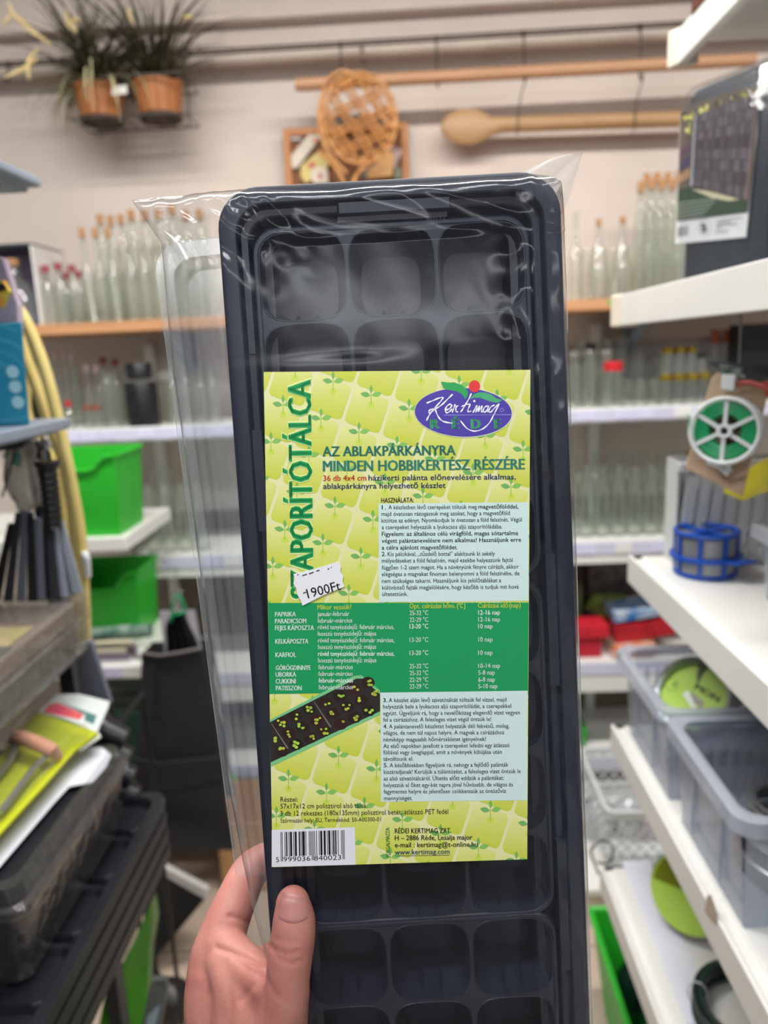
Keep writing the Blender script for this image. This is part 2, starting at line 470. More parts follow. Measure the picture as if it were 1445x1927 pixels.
# emboss on the first insert and the three 12-cell inserts
def insert(y_top, nm):
    mb = MB(); PIT = 45.0; hw = 67.5; NZ = 36
    cx0, cy0 = 0.0, y_top - 90.0
    zt = -4.2
    # raised lip round the insert
    mb.loops([sc(rrect(hw + 2.6, 92.6, 13, -12, cx0, cy0, 8)), sc(rrect(hw + 2.0, 92.0, 13, zt - .3, cx0, cy0, 8)), sc(rrect(hw + 1.2, 91.2, 12.5, zt + .5, cx0, cy0, 8)), sc(rrect(hw - .3, 89.7, 12, zt + .5, cx0, cy0, 8)), sc(rrect(hw - 1.0, 89, 11.5, zt, cx0, cy0, 8))])
    def edge(c, ang):
        ca, sa = math.cos(ang), math.sin(ang)
        t = 22.5 / max(abs(ca), abs(sa)); p = V((c.x + ca * t, c.y + sa * t))
        # follow the rounded corner of the insert
        R = 11.5; qx, qy = hw - 1.0 - R, 89.0 - R
        dx, dy = p.x - cx0, p.y - cy0
        dx = max(-hw + 1, min(hw - 1, dx)); dy = max(-89, min(89, dy))
        ex, ey = abs(dx) - qx, abs(dy) - qy
        if ex > 0 and ey > 0 and math.hypot(ex, ey) > R:
            s = R / math.hypot(ex, ey); dx = math.copysign(qx + ex * s, dx); dy = math.copysign(qy + ey * s, dy)
        return V((cx0 + dx, cy0 + dy, zt))
    def hole(c, h, r, z):
        pts = []
        for j in range(NZ):
            a = 2 * math.pi * (j + .5) / NZ
            ca, sa = math.cos(a), math.sin(a)
            # superellipse reads as a rounded square
            n = 4.2
            k = (abs(ca) ** n + abs(sa) ** n) ** (-1 / n)
            pts.append(V((c.x + ca * k * h, c.y + sa * k * h, z)))
        return pts
    for i in range(3):
        for j in range(4):
            c = V((cx0 + (i - 1) * PIT, y_top - 22.5 - j * PIT))
            lp = [[edge(c, 2 * math.pi * (q + .5) / NZ) for q in range(NZ)], hole(c, 22.0, 0, zt), hole(c, 21.75, 0, zt + .5), hole(c, 21.4, 0, zt + .45), hole(c, 21.1, 0, zt - 1.0), hole(c, 17.5, 0, -36), hole(c, 16.0, 0, -38)]
            mb.loops([sc(l) for l in lp], close1=True)
            for s in (-1, 1):       # two small drainage pips at the lower edge
                x = c.x + s * 5; y = c.y - 18.5
                mb.add([V((x - 2, y, -20)) * MMs, V((x + 2, y, -20)) * MMs, V((x, y - 2.4, zt - .8)) * MMs, V((x, y + 3, -22)) * MMs], [(0, 2, 3), (1, 3, 2)])
    return kp(nm, mb, M_TRAY, smooth=True, angle=30)
ins = insert(-21.5, 'cell_insert')
insert(-206.0, 'cell_insert'); insert(-388.5, 'cell_insert')
mb = MB(); text_into(mb, '21023', (800, 420), (838, 418), 11, lambda x, y: kz(x, y, -3.9), (92, 94, 106), 0.01)
mb.c = None; kp('embossed_number', mb, M_TRAY, ins)

# clear PET lid nested behind the tray, sticking out at the left
M_PET = film('clear_pet', (244, 246, 246), (222, 226, 228), haze=0.16, hazec=(218, 222, 226), rough=0.15, refl=0.9, base=0.015)
lid = MB()
rot = Matrix.Rotation(math.radians(3.0), 4, 'Z')
def lidloop(d, z): return [(Matrix.Translation(V((-129, -14, 0)) * MMs) @ rot @ ((p + V((85, -275, 0))) * MMs)) for p in rrect(85 - d, 275 - d, 16 - d * .4, z, 0, 0, 6)]
lid.loops([lidloop(d, z) for d, z in ((0, -42), (0, -40), (9, -40), (10, -43), (13, -44), (15, -47))], close1=True)
kp('clear_lid', lid, M_PET, smooth=True, angle=30)

# the bag
M_BAG = film('bag_film', (250, 251, 252), (238, 240, 242), haze=0.010, hazec=(196, 206, 236), rough=0.14, refl=0.8, bump=0.12, bscale=30, bdist=0.001)
def lerp_tab(tab, y):
    for (y0, a), (y1, b) in zip(tab, tab[1:]):
        if y0 >= y >= y1: return a + (b - a) * (y0 - y) / (y0 - y1)
    return tab[0][1] if y > tab[0][0] else tab[-1][1]
LEFT = [(2, -131), (-6, -126), (-23, -116), (-88, -115.5), (-131, -112.5), (-205, -108.5), (-247, -106.5), (-310, -102.5), (-369, -96), (-400, -90.5), (-440, -90), (-600, -92)]
RIGHT = [(8, 88), (2, 86), (-8, 87), (-20, 87.6), (-100, 88.2), (-600, 88.6)]
def ytop(x):
    tab = [(-131, 2.2), (-110, 2.4), (-88, 3.2), (0, 3.0), (60, 4.0), (70, 1.5), (80, -4), (88, -10)]
    for (a, p), (b, q) in zip(tab, tab[1:]):
        if a <= x <= b: return p + (q - p) * (x - a) / (b - a)
    return tab[0][1] if x < tab[0][0] else tab[-1][1]
def ridge(x, y, z=0.0):
    return 1.0 - abs(noise.noise(V((x, y, z))) * 2.0)
LABQ = [(-66.4, -91.3), (65.0, -97.6), (53.1, -349.8), (-79.6, -345.8)]
def bagz(x, y):
    z = 4.6
    # drawn back over the top edge and beyond the sides
    t = max(0.0, (y + 9) / 12.0); z -= 22 * t * t if t < 1 else 22 + 14 * (t - 1)
    if x < -82: z -= 0.16 * (-82 - x) + 1.5 * min(1, (-82 - x) / 6)
    if x > 83: z -= 0.9 * (x - 83) ** 1.5 if x < 95 else 37
    # creases: few over the label, many at the corners and down the right side
    inlab = max(0.0, min(1.0, (min(x + 82, 68 - x, -86 - y, y + 356)) / 5.0 + .5))
    amp = 1.0 - 0.93 * inlab
    corner = math.exp(-((x + 82) ** 2 + (y + 14) ** 2) / 700.0)
    cornr = math.exp(-((x - 66) ** 2) / 260.0) * (1 if y > -120 else 0.6)
    w = .7 + 0.9 * noise.noise(V((x * .014, y * .009, 3.1))) + 0.16 * noise.noise(V((x * .05 + y * .02, y * .03, 8.0)))
    w += corner * (3.0 * ridge((x + y) * .05, (x - y) * .018, 1.0) + 1.0 * ridge(x * .12, y * .12, 2.0))
    w += cornr * (1.8 * ridge(x * .055, y * .008, 5.5) + .7 * ridge(x * .1, y * .05, 9.0))
    if x < -86: w += 1.6 * ridge(x * .07, y * .009, 4.2)
    if y > -30: w += 0.9 * ridge(x * .025 + y * .06, y * .04, 6.6)
    return z + amp * (w - .7) * 1.35
bag = MB(); NU, NVv = 150, 260
def bagpt(i, j, back):
    u = i / NU; v = j / NVv
    yb = -590.0
    y = 3.0 + (yb - 3.0) * (v ** 1.25)
    xl, xr = lerp_tab(LEFT, y), lerp_tab(RIGHT, y)
    if v == 0: xl, xr = -131, 84
    x = xl + (xr - xl) * u
    y += (ytop(x) - 3.0) * max(0, 1 - v * 9)
    e = min(u, 1 - u, v * 1.2)
    if back: z = -52 + 3 * ridge(x * .03, y * .01, 11)
    else: z = bagz(x, y)
    mid = -30 if x > 0 else -16
    if e <= 0: z = mid
    elif back and e < .04: z = mid + (z - mid) * (e / .04) ** .6
    elif not back and u < .5 and e < .02: z = mid * .7 + (z - mid * .7) * (e / .02) ** .5
    return V((x, y, z)) * MMs
for back in (False, True):
    nu, nv = (NU, NVv)
    st_ = 1 if not back else 5
    vs = []; fs = []
    ii = list(range(0, nu + 1, st_)); jj = list(range(0, nv + 1, st_))
    for j in jj:
        for i in ii: vs.append(bagpt(i, j, back))
    w = len(ii)
    for a in range(len(jj) - 1):
        for b in range(w - 1): fs.append((a * w + b, a * w + b + 1, (a + 1) * w + b + 1, (a + 1) * w + b))
    bag.add(vs, fs)
# pointed ear of film at the top right corner
ear = []
for i in range(9):
    t = i / 8
    a_, b_ = kz(985 + 112 * t, 323 - 36 * t - 8 * math.sin(t * 3.1), -8), kz(1058 + 39 * t, 400 - 113 * t + 22 * math.sin(t * 3.1) * (1 - t), -10)
    for j in range(7):
        p = a_.lerp(b_, j / 6); p.z += .003 * math.sin(j * 1.9) * (1 - t) + .001 * noise.noise(p * 180); ear.append(p)
earm = MB().add(ear, [(i * 7 + j, i * 7 + j + 1, (i + 1) * 7 + j + 1, (i + 1) * 7 + j) for i in range(8) for j in range(6)])
bago = kp('plastic_bag', bag, M_BAG, smooth=True, angle=180, fixn=False)
kp('bag_corner', earm, film('bag_corner_film', (244, 246, 246), (220, 224, 224), .2, (226, 228, 230), .2, .5, .2, 60), bago, smooth=True, angle=180, fixn=False)

# ---- printed label
M_PAPER = pm('label_paper', (222, 221, 164), 0.32, var=0.02)
LZ = 7.2
LQ = [(496, 700), (998, 696), (992, 1617), (513, 1632)]      # label corners in the photograph, on the plane LZ
lp3 = [kz(x, y, LZ) for x, y in LQ]
label = kp('label', MB().slab(lp3, (0, 0, -0.0003)), M_PAPER)
INK = printmat('label_ink', 0.33)
def at(z): return lambda x, y: kz(x, y, LZ + z)
def A(zx, zy): return (480 + .36678 * zx, 680 + .36678 * zy)
def B(zx, zy): return (480 + .36678 * zx, 1120 + .36678 * zy)
def clip(poly, quad=LQ):
    for i in range(4):
        ax, ay = quad[i]; bx, by = quad[(i + 1) % 4]
        out = []
        def side(p): return (bx - ax) * (p[1] - ay) - (by - ay) * (p[0] - ax)
        for k in range(len(poly)):
            p, q = poly[k], poly[(k + 1) % len(poly)]
            sp, sq = side(p), side(q)
            if sp >= 0: out.append(p)
            if (sp >= 0) != (sq >= 0):
                t = sp / (sp - sq); out.append((p[0] + (q[0] - p[0]) * t, p[1] + (q[1] - p[1]) * t))
        poly = out
        if len(poly) < 3: return []
    return poly
va, vb = (71.5, 25.7), (-22.7, 69.7)
tiles = MB(); sprouts = MB()
def mixc(a, b, t): return tuple(x + (y - x) * t for x, y in zip(a, b))
for i in range(-14, 22):
    for j in range(-12, 20):
        ox = 626.7 + va[0] * i + vb[0] * j; oy = 716.7 + va[1] * i + vb[1] * j
        if not (430 < ox < 1060 and 620 < oy < 1720): continue
        cx_, cy_ = ox - 8, oy + 31
        rp = []
        for p in rrect(.46, .46, .13, 0, 0, 0, 4): rp.append((cx_ + va[0] * p.x + vb[0] * p.y, cy_ + va[1] * p.x + vb[1] * p.y))
        # split across so that the printed shade can run from pale to strong
        pl = clip(rp)
        if pl:
            gy = lambda p: max(0, min(1, (p[1] - cy_ + 38) / 70))
            cs = [mixc((221, 221, 146), (194, 201, 62), gy(p)) for p in pl]
            ink(tiles, [at(.05)(*p) for p in pl], None, cs)
        if i % 1 == 0:
            g = (96, 160, 62)
            def lens(x0, y0, x1, y1, w, c, zz=.09):
                n = 5; dx, dy = x1 - x0, y1 - y0; L = math.hypot(dx, dy); nx, ny = -dy / L, dx / L
                up = [(x0 + dx * k / n + nx * w * math.sin(math.pi * k / n), y0 + dy * k / n + ny * w * math.sin(math.pi * k / n)) for k in range(n + 1)]
                dn = [(x0 + dx * k / n - nx * w * math.sin(math.pi * k / n), y0 + dy * k / n - ny * w * math.sin(math.pi * k / n)) for k in range(n - 1, 0, -1)]
                pl = up + dn
                if sum((pl[k][0] * pl[(k + 1) % len(pl)][1] - pl[(k + 1) % len(pl)][0] * pl[k][1]) for k in range(len(pl))) < 0: pl = pl[::-1]
                pl = clip(pl)
                if pl: ink(sprouts, [at(zz)(*p) for p in pl], c)
            lens(ox - 20, oy - 2, ox - 1, oy + 2, 5.0, (112, 172, 92)); lens(ox + 20, oy - 3, ox + 1, oy + 2, 5.0, (132, 186, 86))
            lens(ox, oy - 18, ox, oy - 3, 3.2, (118, 176, 82))
            q = clip([(ox - .5, oy - 4), (ox + .5, oy - 4), (ox + .5, oy + 20), (ox - .5, oy + 20)])
            if q: ink(sprouts, [at(.08)(*p) for p in q], (130, 172, 60))
            q = clip([(ox + 6.5 * math.cos(t * .6283), oy + 20 + 6.5 * math.sin(t * .6283)) for t in range(10)])
            if q: ink(sprouts, [at(.07)(*p) for p in q], (196, 212, 80))
kp('tile_print', tiles, INK, label, fixn=False); kp('sprout_print', sprouts, INK, label, fixn=False)
pan = MB()
ink(pan, [at(.12)(*A(633, 730)), at(.12)(*A(1405, 722)), at(.12)(*A(1402, 1228)), at(.12)(*A(636, 1235))], (203, 224, 218))
kp('text_panel', pan, INK, label, fixn=False); pan = MB()
ink(pan, [at(.12)(*B(643, 497)), at(.12)(*B(1398, 488)), at(.12)(*B(1396, 1052)), at(.12)(*B(645, 1060))], (203, 222, 218))
kp('text_panel', pan, INK, label, fixn=False)
band = MB(); ink(band, [at(.14)(*B(66, 40)), at(.14)(*B(1403, 38)), at(.14)(*B(1400, 490)), at(.14)(*B(73, 507))], (14, 146, 84))
kp('green_band', band, INK, label, fixn=False)

TXT = .22
def lines(name, rows, conv, cap, rgb, bold=0.0, z=TXT):
    mb = MB()
    for r in rows:
        t, x0, x1, y0, y1 = r[:5]
        text_into(mb, t, conv(x0, y0), conv(x1, y1), (r[5] if len(r) > 5 else cap) * .36678, at(z), r[6] if len(r) > 6 else rgb, bold)
    return kp(name, mb, INK, label, fixn=False)
DK = (52, 58, 62); NAVY = (34, 52, 112)
lines('lettering', [('AZ ABLAKPÁRKÁNYRA', 348, 1027, 487, 480, 50), ('MINDEN HOBBIKERTÉSZ RÉSZÉRE', 350, 1382, 564, 553, 53)], A, 50, (58, 134, 112), 0.035)
lines('lettering', [('36 db 4x4 cm', 350, 570, 613, 611, 28, (214, 52, 40)), ('házikerti palánta előnevelésére alkalmas,', 582, 1337, 611, 605, 28), ('ablakpárkányra helyezhető készlet', 350, 977, 654, 649, 28)], A, 28, NAVY, 0.028)
lines('lettering', [('HASZNÁLATA:', 648, 813, 725, 723, 24), ('1.', 650, 670, 760, 760), ('magvetőfölddel,', 1145, 1350, 756, 755), ('Figyelem: az általános célú virágföld, magas sótartalma', 650, 1349, 896, 891), ('végett palántanevelésre nem alkalmas! Használjunk erre', 650, 1364, 931, 925), ('a célra ajánlott magvetőföldet.', 650, 1039, 966, 964), ('2.', 650, 670, 999, 999)], A, 21.5, (30, 34, 38), 0.026)
lines('lettering', [('A készletben lévő cserepeket töltsük meg', 684, 1137, 759, 756), ('majd óvatosan rázogassuk meg azokat, hogy a magvetőföld', 648, 1307, 793, 788), ('kitöltse az edényt. Nyomkodjuk le óvatosan a föld felszínét. Végül', 648, 1368, 827, 821), ('a cserepeket helyezzük a lyukacsos aljú szaporítóládába.', 650, 1268, 861, 857),
    ('Kis pálcikával, „tűzdelő bottal” alakítsunk ki sekély', 680, 1230, 999, 996), ('mélyedéseket a föld felszínén, majd ezekbe helyezzünk fajtól', 650, 1321, 1033, 1029), ('függően 1-2 szem magot. Ha a növényünk fényre csírázik, akkor', 650, 1352, 1068, 1063), ('elégséges a magvakat finoman belenyomni a föld felszínébe, de', 650, 1356, 1102, 1097), ('nem szükséges takarni. Használjunk kis jelölőtáblákat a', 650, 1262, 1137, 1133), ('különböző fajták megjelölésére, hogy később is tudjuk mit hová', 652, 1352, 1171, 1166), ('ültetettünk.', 652, 783, 1204, 1203)], A, 21, DK, 0.012)
# big upright title with a pale outline
mb = MB(); p0, p1 = A(303, 1215), A(287, 95)
text_into(mb, 'SZAPORÍTÓTÁLCA', p0, p1, 122 * .36678, at(.19), (226, 232, 150), 0.06)
kp('title_outline', mb, INK, label, fixn=False)
mb = MB(); text_into(mb, 'SZAPORÍTÓTÁLCA', (p0[0] - .6, p0[1] - 1.2), (p1[0] - .6, p1[1] + 1.2), 118 * .36678, at(.24), (26, 158, 84), 0.035)
kp('lettering', mb, INK, label, fixn=False)
YL = (214, 222, 60); WH = (238, 244, 238)
for hd in ([('Mikor vessük?', 320, 494, 74, 72)], [('Opt. csírázási hőm.', 792, 1026, 68, 66), ('(°C )', 1036, 1078, 66, 66)], [('Csírázási idő', 1143, 1297, 65, 64), ('(nap)', 1304, 1362, 64, 63)]): lines('lettering', hd, B, 25, YL, 0.022)
lines('lettering', [(t, a, b, y, y - 1) for t, a, b, y in (('PAPRIKA', 102, 209, 110), ('PARADICSOM', 102, 262, 145), ('FEJES KÁPOSZTA', 103, 302, 180), ('KELKÁPOSZTA', 104, 273, 249), ('KARFIOL', 105, 210, 318), ('GÖRÖGDINNYE', 106, 285, 385), ('UBORKA', 106, 210, 419), ('CUKKINI', 106, 208, 454), ('PATISSZON', 107, 238, 489))], B, 24, WH, 0.025)
rv = 'rövid tenyészidejű: február március,'; hs = 'hosszú tenyészidejű: május'; fm = 'február-március'
rows = [('január-február', 321, 483, 108), (fm, 321, 498, 142), (rv, 322, 713, 175), (hs, 322, 621, 209), (rv, 323, 714, 243), (hs, 323, 621, 277), (rv, 323, 714, 312), (hs, 323, 622, 346), (fm, 325, 501, 381), (fm, 325, 501, 415), (fm, 326, 502, 449), (fm, 326, 502, 484)]
for t, y in zip(('25-32 °C', '22-29 °C', '13-20 °C', '13-20 °C', '13-20 °C', '25-32 °C', '25-32 °C', '22-29 °C', '22-29 °C'), (103, 138, 172, 241, 308, 376, 411, 446, 480)): rows.append((t, 793, 888, y))
for (t, w), y in zip((('12-16 nap', 111), ('12-16 nap', 111), ('10 nap', 73), ('10 nap', 73), ('10 nap', 73), ('10-14 nap', 112), ('5-8 nap', 85), ('6-8 nap', 85), ('5-10 nap', 98)), (101, 136, 171, 239, 307, 374, 409, 445, 479)): rows.append((t, 1145, 1145 + w, y))
lines('lettering', [(t, a, b, y, y - 1.5) for t, a, b, y in rows], B, 23.5, WH, 0.014)
lines('lettering', [(t, a, b, y, y - (b - a) * .006) for t, a, b, y in (
    ('A készlet alján lévő szivatótálcát töltsük fel vízzel, majd', 686, 1289, 549), ('helyezzük bele a lyukacsos aljú szaporítóládát, a cserepekkel', 657, 1314, 582), ('együtt. Ügyeljünk rá, hogy a nevelőközeg elegendő vizet vegyen', 657, 1358, 616), ('fel a csírázáshoz. A felesleges vizet végül öntsük le!', 657, 1211, 649),
    ('A palántanevelő készletet helyezzük déli fekvésű, meleg,', 687, 1304, 684), ('világos, de nem túl napos helyre. A magvak a csírázáshoz', 657, 1278, 717), ('némiképp magasabb hőmérsékletet igényelnek!', 658, 1184, 751), ('Az első napokban javallott a cserepeket lefedni egy átlátszó', 658, 1305, 784), ('fóliával vagy üveglappal, amit a növények kibújása után', 658, 1266, 817), ('távolítsunk el.', 658, 811, 850),
    ('A későbbiekben figyeljünk rá, nehogy a fejlődő palánták', 690, 1299, 883), ('kiszáradjanak! Kerüljük a túlöntözést, a felesleges vizet öntsük le', 660, 1362, 917), ('az alsó szivatótálcáról. Ültetés előtt eddzük a palántákat:', 660, 1276, 951), ('helyezzük el őket egy-két napra jóval hűvösebb, de világos és', 660, 1323, 985), ('fagymentes helyre és jelentősen csökkentsük az öntözővíz', 660, 1287, 1018), ('mennyiségét.', 661, 807, 1052))], B, 21, DK, 0.012)
lines('lettering', [('3.', 657, 678, 549, 549), ('4.', 658, 679, 684, 684), ('5.', 660, 682, 883, 883)], B, 21, (30, 34, 38), 0.026)
lines('lettering', [('Részei:', 130, 218, 1060, 1059), ('57x17x12 cm polisztirol alsó tálca,', 130, 575, 1095, 1091), ('3 db 12 rekeszes (180x135mm) polisztirol betét, átlátszó PET fedél', 130, 991, 1132, 1122), ('Származási hely: EU, Termékkód: 50-A00300-01', 130, 645, 1167, 1160, 21)], B, 25, (26, 34, 24), 0.010)
lines('lettering', [('RÉDEI KERTIMAG ZRT.', 717, 1006, 1222, 1220), ('H – 2886 Réde, Lesalja major', 717, 1114, 1258, 1254), ('e-mail : kertimag@t-online.hu', 717, 1142, 1294, 1290), ('www.kertimag.com', 717, 997, 1331, 1327, 25, NAVY)], B, 25, (22, 28, 20), 0.024)
mb = MB(); text_into(mb, 'FORGALMAZZA:', B(692, 1343), B(689, 1190), 20 * .36678, at(TXT), (60, 140, 44), .02)
ink(mb, [at(TXT)(*B(717, 1337)), at(TXT)(*B(997, 1333)), at(TXT)(*B(997, 1335)), at(TXT)(*B(717, 1339))], NAVY)
kp('lettering', mb, INK, label, fixn=False)
# bar code
bc = MB(); ink(bc, [at(.12)(*B(85, 1205)), at(.12)(*B(512, 1190)), at(.12)(*B(515, 1383)), at(.12)(*B(85, 1394))], (222, 222, 228))
code = '5999036840023'
Lc = ['0001101', '0011001', '0010011', '0111101', '0100011', '0110001', '0101111', '0111011', '0110111', '0001011']
par = ['LLLLLL', 'LLGLGG', 'LLGGLG', 'LLGGGL', 'LGLLGG', 'LGGLLG', 'LGGGLL', 'LGLGLG', 'LGLGGL', 'LGGLGL'][int(code[0])]
bits = '101'
for d, pch in zip(code[1:7], par):
    b = Lc[int(d)]
    bits += b if pch == 'L' else ''.join('1' if c == '0' else '0' for c in b)[::-1]
bits += '01010'
for d in code[7:]: bits += ''.join('1' if c == '0' else '0' for c in Lc[int(d)])
bits += '101'
for i, c in enumerate(bits):
    if c == '1':
        x0 = 130 + i * 3.45; x1 = x0 + 3.45; guard = i < 3 or i > 91 or 44 < i < 50
        dy = -(x0 - 130) * .035
        yb = (1366 if guard else 1341) + dy
        ink(bc, [at(.2)(*B(x0, 1216 + dy)), at(.2)(*B(x1, 1216 + dy)), at(.2)(*B(x1 + 2, yb)), at(.2)(*B(x0 + 2, yb))], (14, 14, 18))
for t, a, b, y in (('5', 108, 124, 1370), ('999036', 145, 284, 1368), ('840023', 302, 442, 1362)):
    text_into(bc, t, B(a, y), B(b, y - (b - a) * .035), 25 * .36678, at(.2), (20, 20, 24), .005)
kp('bar_code', bc, INK, label, fixn=False)
# photograph printed on the label: green tray with seedlings
ph = MB()
def phq(pts, c, z): ink(ph, [at(z)(*B(*p)) for p in pts], c)
phq([(75, 640), (505, 415), (545, 410), (641, 490), (641, 612), (80, 880)], (116, 190, 130), .16)
phq([(75, 652), (520, 428), (552, 428), (641, 508), (641, 596), (80, 858)], (40, 36, 34), .17)
rng = random.Random(3)
e1, e2 = (72, -34.5), (38, 55)
for i in range(8):
    for j in range(3):
        x = 62 + e1[0] * i + e2[0] * j + (12 if i > 3 else 0); y = 690 + e1[1] * i + e2[1] * j
        if not (82 < x < 635) or y > 850 or y < 440: continue
        pl = [(x + 36 * math.cos(t * .524) , y + 30 * math.sin(t * .524)) for t in range(12)]
        pl = [p for p in pl]
        if all(76 < p[0] < 640 for p in pl): phq(pl, (24 + rng.randint(0, 26), 16 + rng.randint(0, 8), 14), .18)
        for k in range(rng.randint(2, 5)):
            sx, sy = x + rng.uniform(-20, 20), y + rng.uniform(-16, 16)
            r = rng.uniform(6, 10)
            pl = [(sx + r * math.cos(t * .785), sy + r * .85 * math.sin(t * .785)) for t in range(8)]
            if all(76 < p[0] < 640 for p in pl): phq(pl, (168 + rng.randint(-20, 20), 196 + rng.randint(-20, 20), 66), .2)
for a in ((80, 655), (300, 545)): phq([a, (a[0] + 3, a[1]), (a[0] + 92, a[1] + 130), (a[0] + 84, a[1] + 134)], (118, 104, 98), .19)
kp('picture_print', ph, INK, label, fixn=False)
# logo
def G(zx, zy): return (770 + .16609 * zx, 690 + .16609 * zy)
lg = MB()
def el(cx_, cy_, rx, ry, ang, n=48): return [(cx_ + rx * math.cos(t) * math.cos(ang) - ry * math.sin(t) * math.sin(ang), cy_ + rx * math.cos(t) * math.sin(ang) + ry * math.sin(t) * math.cos(ang)) for t in [2 * math.pi * k / n for k in range(n)]]
ink(lg, [at(.20)(*G(*p)) for p in el(614, 520, 558, 284, .03)], (212, 218, 190))
ink(lg, [at(.23)(*G(*p)) for p in el(612, 518, 550, 276, .03)], (74, 58, 158))
kp('logo_oval', lg, INK, label, fixn=False)
lg = MB()
def fan(pts, c, z):
    # simple strip shapes given as two rails
    a, b = pts
    for k in range(len(a) - 1): ink(lg, [at(z)(*G(*a[k])), at(z)(*G(*a[k + 1])), at(z)(*G(*b[k + 1])), at(z)(*G(*b[k]))], c)
fan(([(358, 168), (430, 178), (520, 182), (590, 205), (640, 240), (664, 290), (660, 330)], [(359, 169), (385, 240), (430, 262), (520, 275), (580, 300), (612, 330), (632, 368)]), (38, 158, 84), .27)
fan(([(690, 368), (725, 318), (790, 290), (860, 292), (930, 315), (990, 360), (1058, 378)], [(692, 369), (735, 352), (800, 352), (860, 375), (930, 398), (1000, 410), (1057, 380)]), (70, 166, 110), .27)
ink(lg, [at(.30)(*G(*p)) for p in el(739, 222, 64, 68, 0, 28)], (222, 52, 52))
kp('logo_leaves', lg, INK, label, fixn=False)
lg = MB(); WL = (240, 240, 250)
def stroke(pts, w, c=WL, z=.33):
    # smooth the hand-drawn stroke and lay it as a ribbon of ink
    q = []
    n = len(pts)
    for k in range(n - 1):
        p0_, p1_, p2_, p3_ = pts[max(k - 1, 0)], pts[k], pts[k + 1], pts[min(k + 2, n - 1)]
        for s in range(5):
            t = s / 5
            q.append(tuple(.5 * ((2 * b) + (-a + c_) * t + (2 * a - 5 * b + 4 * c_ - d) * t * t + (-a + 3 * b - 3 * c_ + d) * t ** 3) for a, b, c_, d in zip(p0_, p1_, p2_, p3_)))
    q.append(pts[-1])
    L_, R_ = [], []
    for k in range(len(q)):
        a, b = q[max(k - 1, 0)], q[min(k + 1, len(q) - 1)]
        dx, dy = b[0] - a[0], b[1] - a[1]; l = math.hypot(dx, dy) or 1
        ww = w * (.75 + .25 * math.sin(k * .9))
        L_.append((q[k][0] - dy / l * ww, q[k][1] + dx / l * ww)); R_.append((q[k][0] + dy / l * ww, q[k][1] - dx / l * ww))
    for k in range(len(q) - 1):
        ink(lg, [at(z)(*G(*L_[k])), at(z)(*G(*L_[k + 1])), at(z)(*G(*R_[k + 1])), at(z)(*G(*R_[k]))], c)
stroke([(196, 412), (260, 388), (330, 358), (382, 350), (350, 400), (300, 455), (245, 520), (215, 570), (195, 612)], 9)
stroke([(492, 312), (440, 362), (370, 430), (310, 470), (250, 482), (222, 505), (232, 525), (262, 505), (292, 470)], 9)
stroke([(292, 470), (315, 540), (350, 595), (400, 625), (490, 640)], 9)
stroke([(412, 492), (455, 475), (482, 440), (462, 425), (425, 450), (408, 495), (425, 522), (460, 505), (485, 475)], 9)
stroke([(486, 520), (505, 470), (518, 428), (532, 452), (556, 438)], 8); stroke([(530, 455), (528, 505), (552, 512)], 8)
stroke([(704, 302), (672, 372), (630, 440), (600, 490), (580, 516)], 9); stroke([(592, 452), (640, 430), (692, 425)], 7)
stroke([(692, 425), (668, 480), (668, 512), (700, 500)], 8)
ink(lg, [at(.33)(*G(*p)) for p in el(737, 390, 13, 13, 0, 12)], WL)
stroke([(722, 522), (745, 475), (768, 440), (752, 515), (795, 442), (782, 512), (826, 444), (816, 508), (836, 505)], 8)
stroke([(885, 442), (852, 462), (838, 500), (855, 516), (885, 480), (900, 440), (884, 500), (900, 515)], 8)
stroke([(968, 434), (925, 455), (902, 495), (922, 516), (965, 470), (1020, 422), (985, 490), (950, 560), (905, 640), (830, 706), (740, 730), (655, 700), (580, 612)], 8)
stroke([(395, 549), (780, 546), (1155, 543)], 3.5, (150, 160, 230))
stroke([(1068, 492), (1062, 476), (1047, 472), (1032, 480), (1029, 496), (1038, 508), (1054, 510), (1066, 500), (1068, 492)], 2, (190, 190, 230))
kp('lettering', lg, INK, label, fixn=False)
mb = MB()
for t, a, b in (('R', 247, 338), ('É', 490, 566), ('D', 706, 804), ('E', 972, 1040)): text_into(mb, t, G(a, 704), G(b, 700), 108 * .16609, at(.31), (60, 166, 104), .05)
kp('lettering', mb, INK, label, fixn=False)
# price sticker with wavy ends
sk = [A(x, y) for x, y in ((197, 1092), (300, 1066), (425, 1028), (440, 1052), (436, 1078), (452, 1100), (448, 1128), (458, 1156), (350, 1200), (243, 1254), (234, 1226), (216, 1196), (212, 1166), (196, 1140), (203, 1116))]
stick = kp('price_sticker', MB().slab([kz(x, y, LZ + .75) for x, y in sk], (0, 0, -.0003)), pm('sticker_white', (226, 226, 230), .5, var=.02))
mb = MB(); text_into(mb, '1900Ft', A(272, 1216), A(442, 1172), 48 * .36678, at(.85), (28, 28, 30), .012)
for a, b in (((216, 1096), (222, 1094)), ((242, 1100), (266, 1092)), ((276, 1090), (300, 1082)), ((314, 1076), (330, 1072)), ((372, 1066), (380, 1064)), ((388, 1058), (392, 1056)), ((246, 1190), (262, 1184))):
    ink(mb, [at(.85)(*A(a[0], a[1] - 3)), at(.85)(*A(b[0], b[1] - 3)), at(.85)(*A(b[0], b[1] + 3)), at(.85)(*A(a[0], a[1] + 3))], (50, 50, 52))
kp('lettering', mb, INK, stick, fixn=False)
